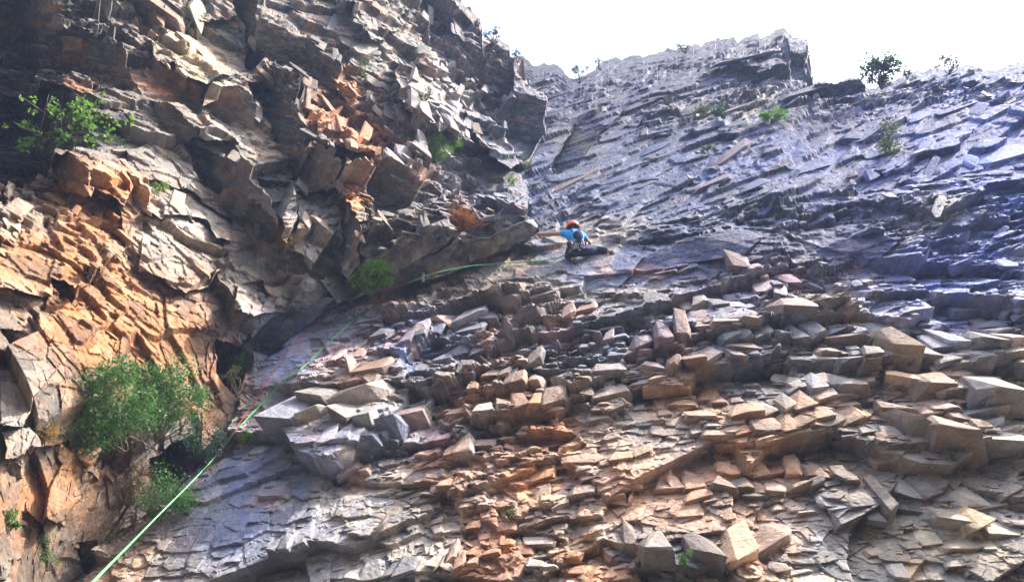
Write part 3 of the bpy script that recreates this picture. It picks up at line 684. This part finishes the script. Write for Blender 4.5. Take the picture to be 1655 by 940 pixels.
def pymesh(name, V, Fc, m, parent=None, smooth=True, loc=None):
    me = bpy.data.meshes.new(name); V = np.asarray(V, float)
    if loc is not None: V = V - np.asarray(loc)
    F2 = []
    for f in Fc:
        g = []
        for i in f:
            if i not in g: g.append(int(i))
        if len(g) > 2: F2.append(g)
    me.from_pydata(V.tolist(), [], F2); me.update(); me.materials.append(m)
    for p in me.polygons: p.use_smooth = smooth
    o = bpy.data.objects.new(name, me); C.objects.link(o)
    if parent: o.parent = parent
    return o
def merge(parts):
    V = []; Fc = []; o = 0
    for v_, f_ in parts:
        V.append(v_); Fc += [tuple(i + o for i in f) for f in f_]; o += len(v_)
    return np.concatenate(V), Fc
def spline(pts, n=12):
    P = np.array(pts, float); P = np.concatenate([[2 * P[0] - P[1]], P, [2 * P[-1] - P[-2]]]); out = []
    for i in range(1, len(P) - 2):
        for k in range(n):
            t = k / n; a, b, c, d = P[i - 1:i + 3]
            out.append(0.5 * (2 * b + (c - a) * t + (2 * a - 5 * b + 4 * c - d) * t * t + (3 * b - a - 3 * c + d) * t ** 3))
    out.append(P[-2]); return np.array(out)

# ------------------------------------------------------------------ plants
rg = np.random.default_rng(5)
VR = ray(W / 2, H / 2); RIGHT = np.array([1.0, 0, 0]); UPV = np.cross(RIGHT, VR)
def leaves(cent, size, aspect, curl=0.25, rgd=None):
    """one small folded blade per centre"""
    n = len(cent); a = rg.normal(size=(n, 3)); a /= np.linalg.norm(a, axis=1, keepdims=True)
    b = rg.normal(size=(n, 3)); b -= a * (a * b).sum(1, keepdims=True); b /= np.linalg.norm(b, axis=1, keepdims=True); c = np.cross(a, b)
    s = (size * rg.uniform(.55, 1.35, n))[:, None]
    V = np.stack([cent, cent + a * s * .45 + b * s * aspect * .5 + c * s * curl * .4, cent + a * s, cent + a * s * .45 - b * s * aspect * .5 + c * s * curl * .4], 1).reshape(-1, 3)
    F0 = np.arange(n)[:, None] * 4
    return V, np.concatenate([F0 + [0, 1, 2], F0 + [0, 2, 3]]).astype(int)
def plant(name, label, cat, px, py, w, h, kind='bush', leafm='leaf', n=900, leaf=0.03, asp=.55, blobs=14, twigs=9, off=0.1, group=None, root=None, depth=1.0, twigm='twig', flat=1.0, seedv=0):
    """(px,py) survey centre, w x h survey size of the crown; root = where the stems leave the rock"""
    global rg
    rg = np.random.default_rng(100 + seedv + int(px) * 7 + int(py))
    root = root or (px, py + h * 0.42)
    r0 = min(dist_at(root[0], root[1], 3.0), 48.0); base_ = CAM + ray(*root) * (r0 + 0.03)
    m = r0 / F
    e = empty(name, base_); tag(e, label, cat, group)
    cen = CAM + ray(px, py) * (min(r0, dist_at(px, py)) - off - 0.12 * w * m)
    st = []; tips = []; cl = []
    for k in range(blobs):
        a = rg.uniform(0, 2 * math.pi); rr = math.sqrt(rg.uniform(0, 1)) * 0.86
        t = cen + RIGHT * math.cos(a) * rr * w * m / 2 + UPV * math.sin(a) * rr * h * m / 2 * flat + VR * rg.uniform(-.5, .5) * min(w, h) * m * .6 * depth
        tips.append(t)
    tips = np.array(tips)
    for k in range(twigs):
        t = tips[k % len(tips)]; mid = (base_ + t) / 2 + rg.normal(size=3) * np.linalg.norm(t - base_) * 0.14
        tt = t + (t - mid) * rg.uniform(0.0, 0.35)
        st.append(tube(spline([base_, mid, tt], 5), np.linspace(0.009, 0.003, 11) * (m / 0.008) ** .7, 5))
    sv, sf_ = merge(st)
    pymesh('stem', sv, sf_, M[twigm], e, True, base_)
    if kind == 'bush':
        rad = 0.23 * (w * m * h * m) ** .5 if blobs > 6 else 0.34 * (w * m * h * m) ** .5
        which = rg.integers(0, len(tips), n); sp = rg.normal(size=(n, 3)); sp /= np.linalg.norm(sp, axis=1, keepdims=True)
        rads = rg.uniform(.55, 1.25, len(tips)) * rad
        c = tips[which] + sp * (rads[which] * rg.uniform(0, 1, n) ** .45)[:, None] * np.array([1, 1, .8])
        V, Fc = leaves(c, leaf, asp)
    elif kind == 'clover':     # leaflets in clusters of three on fine stalks
        c = []
        for t in tips:
            for k in range(max(1, n // len(tips) // 5)):
                q_ = t + rg.normal(size=3) * 0.10 * np.array([1, .6, 1])
                for j in range(5): c.append(q_ + rg.normal(size=3) * leaf * .35)
        V, Fc = leaves(np.array(c), leaf, asp)
    else:                       # grass tuft: blades fan out from the root
        nb = n; V = []; Fc = []
        d = rg.normal(size=(nb, 3)) * np.array([.55, .35, .3]) + unit(cen - base_) * 0.9; d /= np.linalg.norm(d, axis=1, keepdims=True)
        L = rg.uniform(.45, 1.0, nb) * max(w * .6, h) * m * .95
        b0 = base_ + rg.normal(size=(nb, 3)) * np.array([w * m * .16, .02, h * m * .1])
        for k in range(nb):
            s = unit(np.cross(d[k], rg.normal(size=3))) * leaf * asp * .5; tip = b0[k] + d[k] * L[k] + np.array([0, -.05, -.28]) * L[k] * rg.uniform(0, 1)
            mid = b0[k] + d[k] * L[k] * .55; o_ = len(V); V += [b0[k] - s, b0[k] + s, mid + s * .8, mid - s * .8, tip]; Fc += [(o_, o_ + 1, o_ + 2, o_ + 3), (o_ + 3, o_ + 2, o_ + 4)]
        V = np.array(V)
    if kind == 'grass': pymesh('foliage', V, Fc, M[leafm], e, False, base_)
    else: mesh_obj('foliage', V - base_, Fc, M[leafm], e)
    return e
plant('leafy_shrub', 'leafy green shrub hanging in the black recess at the upper left', 'shrub', 125, 212, 165, 100, 'clover', 'leafb', 800, .075, .75, 46, 18, .3, root=(70, 262), depth=.6)
plant('grassy_bush', 'bright green feathery bush high on the pale middle of the buttress', 'bush', 710, 238, 76, 44, 'bush', 'leafb', 2600, .055, .22, 16, 8, .1, depth=.5)
plant('round_bush', 'rounded vivid green bush under the dark overhang where the ropes disappear', 'bush', 597, 447, 66, 50, 'bush', 'leafb', 2000, .07, .6, 18, 12, .6, root=(575, 462), depth=.8)
plant('round_bush', 'large fine-leaved green bush on the orange rock at the left', 'bush', 158, 648, 150, 118, 'bush', 'leaf', 5600, .052, .42, 44, 36, .1, root=(180, 715), depth=.7)
plant('round_bush', 'fine-leaved green bush on the orange rock just right of the largest bush', 'bush', 262, 640, 116, 112, 'bush', 'leaf', 4500, .05, .42, 30, 24, .1, root=(255, 715), depth=.7)
plant('round_bush', 'dark green bush deep in the gully beside the ropes', 'bush', 322, 712, 78, 66, 'bush', 'leafd', 1700, .036, .45, 18, 10, .15, root=(318, 745), depth=.7)
plant('round_bush', 'low bright bush at the bottom of the gully against the slab edge', 'bush', 258, 794, 110, 76, 'bush', 'leaf', 2600, .036, .5, 24, 14, .2, root=(240, 828), depth=.7)
plant('brown_brushwood', 'dry brown brushwood below the left bushes', 'brushwood', 205, 778, 80, 70, 'bush', 'brush', 1800, .04, .16, 18, 26, .1, root=(200, 815), depth=.6)
plant('fern', 'small green fern in the dark mouth of the crack left of the red rope', 'fern', 388, 578, 32, 40, 'bush', 'leafb', 420, .045, .5, 9, 7, .1, depth=.6)
plant('fern', 'small dull fern below the dark crack mouth', 'fern', 383, 618, 26, 50, 'bush', 'leafo', 350, .04, .4, 9, 6, .1, depth=.6)
plant('small_plant', 'small green plant poking out under the green rope near its knots', 'plant', 398, 700, 30, 22, 'bush', 'leafb', 260, .035, .5, 7, 6, .05, depth=.5)
plant('dry_grass_tuft', 'dry yellow grass tuft left of the large bush', 'grass tuft', 72, 685, 44, 50, 'grass', 'dry', 260, .010, .6, 6, 4, .05)
plant('small_plant', 'bluish leafy sprig just under the dry yellow tuft', 'plant', 100, 696, 36, 20, 'bush', 'leafd', 260, .04, .4, 7, 6, .05)
plant('small_plant', 'small green sprig at the left edge near the bottom', 'plant', 20, 838, 28, 34, 'bush', 'leaf', 240, .035, .5, 8, 6, .05)
plant('small_plant', 'slim green weed in a cleft at the lower left corner', 'plant', 76, 892, 24, 70, 'bush', 'leaf', 380, .03, .4, 10, 8, .05)
plant('small_plant', 'tiny green tuft on the grey blocks above the whitish rock', 'plant', 257, 302, 26, 16, 'bush', 'leafb', 200, .045, .4, 6, 4, .05)
plant('rusty_grass_tuft', 'rusty dead grass clump on the corner of the dark overhang', 'grass tuft', 744, 345, 42, 54, 'grass', 'rustgrass', 420, .022, .6, 6, 4, .15)
plant('dry_grass_tuft', 'dry straw grass hanging on the narrow rock rib left of the hanging orange wedge', 'grass tuft', 470, 372, 26, 50, 'grass', 'dry', 160, .012, .6, 5, 4, .1)
plant('small_plant', 'dull green moss tuft on the upper buttress', 'plant', 585, 108, 20, 44, 'bush', 'leafo', 380, .05, .35, 8, 4, .1)
plant('small_plant', 'dull green tuft beside the pale rock right of the upper buttress', 'plant', 690, 150, 18, 30, 'bush', 'leafo', 260, .05, .35, 6, 4, .1)
plant('small_plant', 'small yellow-green tuft under the tip of the buttress prow', 'plant', 848, 266, 22, 18, 'bush', 'leafo', 240, .05, .4, 6, 4, .1)
plant('small_plant', 'small dark green tuft in the corner where buttress and slab meet', 'plant', 828, 288, 20, 20, 'bush', 'leafb', 240, .05, .4, 6, 4, .1)
plant('small_plant', 'olive tuft on the far slab left of the curved roof', 'plant', 1135, 178, 34, 22, 'bush', 'leafo', 500, .08, .3, 9, 4, .1)
plant('small_plant', 'dark round tuft directly left of the curved roof on the far slab', 'plant', 1166, 182, 26, 22, 'bush', 'leafd', 400, .08, .4, 8, 4, .1)
plant('grassy_bush', 'green grassy tuft under the curved roof below the summit crag', 'bush', 1250, 186, 44, 26, 'bush', 'leafb', 900, .09, .25, 10, 4, .1)
plant('small_plant', 'faint olive tuft below the strata ledges of the far slab', 'plant', 1145, 243, 24, 16, 'bush', 'leafo', 300, .07, .3, 7, 3, .1)
plant('hazy_bush', 'faded green bush on the hazy right part of the slab below the skyline tree', 'bush', 1438, 222, 60, 50, 'bush', 'leafo', 650, .09, .3, 18, 8, .1)
plant('small_plant', 'little green tuft in the dark hole among the bottom right blocks', 'plant', 1108, 898, 26, 24, 'bush', 'leaf', 260, .03, .35, 7, 6, .05)
plant('small_plant', 'tiny olive cushion plant on the lower left of the slab', 'plant', 527, 786, 20, 14, 'bush', 'leafo', 160, .025, .4, 6, 3, .03)
plant('small_plant', 'tiny yellow-green plant beside the rusty streak at the bottom of the slab', 'plant', 822, 828, 20, 18, 'bush', 'leafo', 160, .028, .5, 6, 4, .03)
plant('small_plant', 'tiny grey-green plant under the big blocks at the right edge', 'plant', 1536, 737, 16, 14, 'bush', 'leafo', 140, .03, .4, 6, 3, .03)
# skyline shrubs: rooted on the ridge
def ridge(name, label, cat, px, py, w, h, n, leaf, lm='leafd', tw=8, bl=14, kind='bush', asp=.5):
    rt = (px + w * .05, float(np.interp(px + w * .05, uc, top)) + 9)
    plant(name, label, cat, px, py, w, h, kind, lm, n, leaf, asp, bl, tw, 0.0, root=rt, depth=.8)
ridge('skyline_tree', 'small dark tree standing alone on the right skyline', 'tree', 1422, 112, 56, 44, 800, .13, tw=16, bl=24)
ridge('skyline_shrub', 'pale hazy shrub on the skyline near the right edge', 'shrub', 1532, 101, 40, 20, 260, .08, 'leafh', 8, 12)
ridge('skyline_shrub', 'wispy shrub on the skyline of the dark left buttress', 'shrub', 795, 56, 30, 16, 160, .09, 'leafd', 8, 10)
ridge('skyline_shrub', 'tiny twiggy shrub on the step of the left skyline', 'shrub', 836, 86, 16, 14, 70, .08, 'leafd', 6, 7)
ridge('skyline_shrub', 'low twiggy shrub in the notch left of the rounded ridge boulder', 'shrub', 935, 112, 36, 14, 170, .09, 'leafh', 8, 10)
ridge('skyline_shrub', 'upright twiggy shrub leaning on the rounded ridge boulder', 'shrub', 968, 104, 20, 18, 120, .08, 'leafd', 7, 8)
ridge('skyline_shrub', 'low leafy shrub in the middle of the skyline left of the summit crag', 'shrub', 1106, 74, 34, 12, 170, .09, 'leafd', 7, 10)
ridge('skyline_shrub', 'tiny tuft on the skyline just right of the small tree', 'shrub', 1466, 119, 16, 10, 90, .08, 'leafd', 4, 6)
ridge('skyline_shrub', 'tiny sprig in the gap right of the summit crag', 'shrub', 1306, 128, 14, 12, 60, .08, 'leafd', 4, 6)

# ------------------------------------------------------------------ ropes
def rope(name, label, pts, rad, m, hid=()):
    P = []
    for k, p in enumerate(pts):
        if len(p) == 3 and p[2] is not None and p[2] > 2: P.append(CAM + ray(p[0], p[1]) * p[2])      # free in the air at that range
        else: P.append(at(p[0], p[1], 0.03 if len(p) < 3 else p[2]))
    S = spline(P, 8); o = empty(name, S[0]); tag(o, label, 'rope', None)
    if np.ndim(rad): rad = np.interp(np.linspace(0, 1, len(S)), np.linspace(0, 1, len(rad)), rad)
    V, Fc = tube(S, rad, 6); pymesh('cord', V, Fc, m, o, True, S[0]); return o, S
rk = float(np.linalg.norm(at(355, 731) - CAM))
def lerp(a, b, t): return a + (b - a) * t
gp_ = [(-10, 1120, 2.2), (60, 1040, 3.0), (150, 940, lerp(3.4, rk, .08)), (205, 884, lerp(3.4, rk, .3)), (260, 828, lerp(3.4, rk, .55)), (310, 778, lerp(3.4, rk, .8)), (352, 733, rk - .08)]
r1, S1 = rope('green_rope', 'green climbing rope running up the slab edge to the climber', gp_ + [(378, 700, .1), (405, 670, .12), (432, 643, .12), (461, 613, .12), (477, 602, .02), (491, 592, .1), (520, 564, .1), (545, 541, .1), (575, 514, .1), (600, 487, .1),
     (615, 478, -.1), (632, 468, .06), (665, 455, .08), (700, 442, .12), (750, 431, .15), (790, 427, .15), (850, 423, .12), (895, 418, .12), (918, 410, .25)], np.interp(np.arange(217), [0, 60, 216], [.0070, .0085, .0120])[:None], M['green_rope'])
r2, S2 = rope('red_rope', 'thin red climbing rope hanging beside the green one', [(352, 730, .03), (375, 700, .05), (395, 672, .05),
     (408, 655, .04), (428, 620, .04), (445, 595, .04), (455, 576, .04), (466, 566, .04), (480, 550, .03), (520, 520, .03), (560, 500, .03), (600, 480, .04), (640, 465, .06), (690, 445, .1), (735, 428, .12), (790, 420, .06), (840, 410, .05), (880, 402, .06), (915, 404, .25)], .0055, M['red_rope'])
# knots, slings and bits of hardware on the rope line
def ring(name, label, px, py, rr, th, m, off=.08):
    c = at(px, py, off); t = np.linspace(0, 2 * math.pi, 15)
    pts = c + (np.cos(t)[:, None] * RIGHT * .6 + np.sin(t)[:, None] * UPV) * rr
    V, Fc = tube(pts, th, 6); o = pymesh(name, V, Fc, m, None, True, c); o.location = c; return tag(o, label, 'carabiner', 'carabiners clipped along the ropes')
ring('carabiner', 'small steel carabiner holding both ropes low on the slab edge', 355, 731, .05, .008, M['metal'])
ring('carabiner', 'small carabiner clipped where the two ropes meet above the lowest one', 424, 642, .04, .007, M['metal'])
ring('carabiner', 'carabiner at the top bend of the hanging red rope', 468, 563, .04, .006, M['metal'])
ring('carabiner', 'carabiner on the green rope halfway across the blue slab', 578, 507, .05, .008, M['metal'])
def quickdraw(px, py, py2, label):
    a = at(px, py, .03); b = at(px, py2, .12); e = empty('quickdraw', a); tag(e, label, 'quickdraw')
    V, Fc = tube(spline([a, (a + b) / 2 + np.array([.01, 0, 0]), b], 4), .009, 5); pymesh('sling', V, Fc, M['sling'], e, True, a)
    for q_ in (a, b):
        t = np.linspace(0, 2 * math.pi, 11); V, Fc = tube(q_ + (np.cos(t)[:, None] * RIGHT * .5 + np.sin(t)[:, None] * UPV) * .04, .006, 5); pymesh('carabiner', V, Fc, M['metal'], e, True, a)
quickdraw(684, 452, 444, 'short quickdraw hanging under the green rope below the black overhang')
def sling_loop(px, py, label):
    a = at(px, py, .05); pts = [a + RIGHT * x * .01 + UPV * y * .01 for x, y in ((-14, -10), (-7, 2), (3, -2), (10, 8), (14, 13), (8, 16), (-1, 6), (-8, 8), (-13, -4))]
    V, Fc = tube(spline(pts, 5), .006, 5); o = pymesh('cord_sling', V, Fc, M['sling'], None, True, a); o.location = a; tag(o, label, 'sling')
sling_loop(418, 650, 'pale tangled cord sling between the red and green ropes')

# ------------------------------------------------------------------ the climber
hipc = at(936, 402, 0.5); hipr = np.linalg.norm(hipc - CAM); S_ = hipr / F * 80.0      # keeps the body at the surveyed size
Xh = np.array([1.0, 0, 0]); Yh = np.array([0, 1.0, 0]); Zh = np.array([0, 0, 1.0])
def L_(x, y, z): return np.array([x, y, z]) * S_
person = empty('person', hipc); tag(person, 'climber in an orange helmet, blue shirt and dark trousers reaching left on the slab', 'person')
def skin_obj(name, nodes, edges, m, parent, sub=2, root=0):
    me = bpy.data.meshes.new(name); me.from_pydata([tuple(L_(*n[:3])) for n in nodes], edges, []); me.update(); me.materials.append(m)
    o = bpy.data.objects.new(name, me); C.objects.link(o); o.parent = parent
    md = o.modifiers.new('skin', 'SKIN'); 
    sk = me.skin_vertices[0].data
    for i, n in enumerate(nodes):
        r = n[3] if isinstance(n[3], tuple) else (n[3], n[3]); sk[i].radius = (r[0] * S_, r[1] * S_); sk[i].use_root = (i == root)
    md.use_smooth_shade = True
    sb = o.modifiers.new('sub', 'SUBSURF'); sb.levels = sub; sb.render_levels = sub
    return o
# joints: x right, y into the rock, z up
HIP = (0, 0, 0); WA = (-.02, .02, .2); CH = (-.05, .05, .42); NK = (-.07, .08, .57); HD = (-.085, .09, .70)
SL = (-.24, .06, .50); EL = (-.50, .10, .54); WL = (-.74, .12, .56); SR = (.10, .10, .51); ER = (.26, .26, .42); WRr = (.30, .36, .56)
HL = (-.09, .0, -.04); KL = (-.22, .28, .05); AL = (-.11, .05, -.24); TL = (-.06, .17, -.33)
HR = (.09, .0, -.04); KR = (.38, .16, .12); AR = (.62, .05, -.02); TR = (.74, .14, -.06)
body = [(*HIP, (.15, .11)), (*WA, (.13, .095)), (*CH, (.155, .11)), (*NK, .058), (*HD, .095), (*SL, .06), (*EL, .043), (*WL, .028), (*SR, .06), (*ER, .043), (*WRr, .028),
        (*HL, .1), (*KL, .06), (*AL, .042), (*TL, .036), (*HR, .1), (*KR, .06), (*AR, .042), (*TR, .036), (-.80, .13, .565, .032), (.30, .39, .62, .032)]
bed = [(0, 1), (1, 2), (2, 3), (3, 4), (2, 5), (5, 6), (6, 7), (2, 8), (8, 9), (9, 10), (0, 11), (11, 12), (12, 13), (13, 14), (0, 15), (15, 16), (16, 17), (17, 18), (7, 19), (10, 20)]
def fingers(wi, base_, out, side, n0):
    nd = []; ed = []
    for k in range(4):
        s = (k - 1.5) * .018; l = (.062, .074, .07, .055)[k]
        p1 = np.array(base_) + np.array(out) * .035 + np.array(side) * s; p2 = p1 + np.array(out) * l * .55 + np.array([0, .012, 0]); p3 = p2 + np.array(out) * l * .3 + np.array([0, .022, -.006])
        i = n0 + len(nd); nd += [(*p1, .0095), (*p2, .0085), (*p3, .0075)]; ed += [(wi, i), (i, i + 1), (i + 1, i + 2)]
    p1 = np.array(base_) - np.array(side) * .034 + np.array([0, .005, 0]); p2 = p1 - np.array(side) * .02 + np.array(out) * .035
    i = n0 + len(nd); nd += [(*p1, .011), (*p2, .009)]; ed += [(wi, i), (i, i + 1)]
    return nd, ed
nd, ed = fingers(19, (-.80, .13, .565), (-1, 0, .05), (0, 0, 1), len(body)); body += nd; bed += ed
nd, ed = fingers(20, (.30, .39, .62), (0, .1, 1), (1, 0, 0), len(body)); body += nd; bed += ed
skin_obj('body', body, bed, M['skin'], person)
hd0 = np.array(HD)
def ball(c, r, sx=1, sy=1, sz=1, lo=0.0, n=16):
    V = []; Fc = []
    for i in range(n // 2 + 1):
        th = math.pi * (i / (n // 2)) * (1 - lo)
        for k in range(n):
            a = 2 * math.pi * k / n; V.append(np.array(c) + r * np.array([math.sin(th) * math.cos(a) * sx, math.sin(th) * math.sin(a) * sy, math.cos(th) * sz]))
    for i in range(n // 2):
        for k in range(n): Fc.append((i * n + k, i * n + (k + 1) % n, (i + 1) * n + (k + 1) % n, (i + 1) * n + k))
    return np.array(V), Fc
def part(name, vf, m, parent=person, smooth=True): return pymesh(name, vf[0] * S_, vf[1], m, parent, smooth)
# face details (turned to the rock) and hair
part('hair', ball(hd0 + [0, -.012, -.01], .103, 1, 1, 1.05, .35), M['hair'])
part('nose', ball(hd0 + [0, .10, -.02], .018, .8, 1, 1.2), M['skin'])
for s in (-1, 1): part('ear', ball(hd0 + [s * .098, .0, -.02], .026, .4, .7, 1.2), M['skin'])
hel = part('helmet', ball(hd0 + [0, -.006, .022], .135, 1.02, 1.12, .98, .42, 24), M['orange'])
rim = tube(np.array([hd0 + [.137 * math.cos(a), -.006 + .15 * math.sin(a), -.012 + .0 * a] for a in np.linspace(0, 2 * math.pi, 25)]), .012, 6); part('rim', rim, M['orange'], hel)
for s in (-.05, 0, .05): part('vent', tube(np.array([hd0 + [s, -.13 + .03 * k, .05 + .035 * k] for k in range(4)]), .009, 5), M['black'], hel)
part('chin_strap', tube(spline([hd0 + [-.1, -.02, 0], hd0 + [-.07, .03, -.11], hd0 + [.07, .03, -.11], hd0 + [.1, -.02, 0]], 5), .009, 5), M['black'])
skin_obj('shirt', [(-.0, .0, .06, (.158, .118)), (-.02, .02, .2, (.15, .112)), (-.05, .05, .42, (.17, .125)), (-.065, .075, .53, .085), (-.24, .06, .50, .082), (-.38, .08, .525, .072), (.10, .10, .51, .078), (.19, .18, .47, .07)],
         [(0, 1), (1, 2), (2, 3), (2, 4), (4, 5), (2, 6), (6, 7)], M['blue'], person, 2)
skin_obj('trousers', [(0, 0, .06, (.165, .125)), (0, 0, -.02, (.17, .13)), (*HL, .135), (*KL, .1), (-.12, .07, -.2, .072), (*HR, .135), (*KR, .1), (.60, .055, -.005, .072)],
         [(0, 1), (1, 2), (2, 3), (3, 4), (1, 5), (5, 6), (6, 7)], M['navy'], person, 2)
for (a, b, nm) in ((AL, TL, 'left'), (AR, TR, 'right')):
    a = np.array(a); b = np.array(b); d = b - a
    sh = skin_obj('shoe', [(*(a + [0, -.01, -.0]), .052), (*(a + d * .35 - [0, .02, .02]), .052), (*(a + d * .8), .046), (*(a + d * 1.2), .03)], [(0, 1), (1, 2), (2, 3)], M['black'], person, 2)
    part('sole', tube(np.array([a + [0, -.02, -.045], a + d * .5 + [0, -.02, -.045], a + d * 1.15 + [0, -.005, -.02]]), np.array([.034, .04, .028]), 8), M['rubber'], sh)
hb_ = part('harness', tube(np.array([[.178 * math.cos(a), .135 * math.sin(a), .07 + .01 * math.sin(a * 3)] for a in np.linspace(0, 2 * math.pi, 25)]), .026, 6), M['black'])
for sx in (-1, 1):
    c = np.array([sx * .12, .02, -.06]); part('leg_loop', tube(np.array([c + [.125 * math.cos(a), .125 * math.sin(a) * .9, .04 * math.cos(a) * sx] for a in np.linspace(0, 2 * math.pi, 21)]), .02, 6), M['purple'], hb_)
part('chalk_bag', ball((-.19, -.12, -.0), .085, .8, .8, 1.15, .12), M['black'])
part('backpack', ball((-.01, -.09, .28), .13, .8, .6, 1.2), M['navy'])
for sx in (-.12, .04): part('pack_strap', tube(spline([(sx, -.1, .42), (sx - .01, .0, .56), (sx, .12, .46)], 6), .018, 5), M['purple'])
rr_ = random.Random(3)
for k in range(9):     # gear racked on the harness
    x = -.16 + .04 * k; l = rr_.uniform(.10, .2); y = -.13 - .02 * math.cos(k)
    g_o = part('quickdraw', tube(np.array([[x, y, .05], [x + rr_.uniform(-.02, .02), y - .02, .05 - l * .5], [x + rr_.uniform(-.03, .03), y - .01, .05 - l]]), .010, 5), M[('grey', 'purple', 'sling')[k % 3]])
    t = np.linspace(0, 2 * math.pi, 9); part('carabiner', tube(np.array([[x + .018 * math.cos(a), y, .05 - l + .03 * math.sin(a)] for a in t]), .005, 5), M['metal'], g_o)
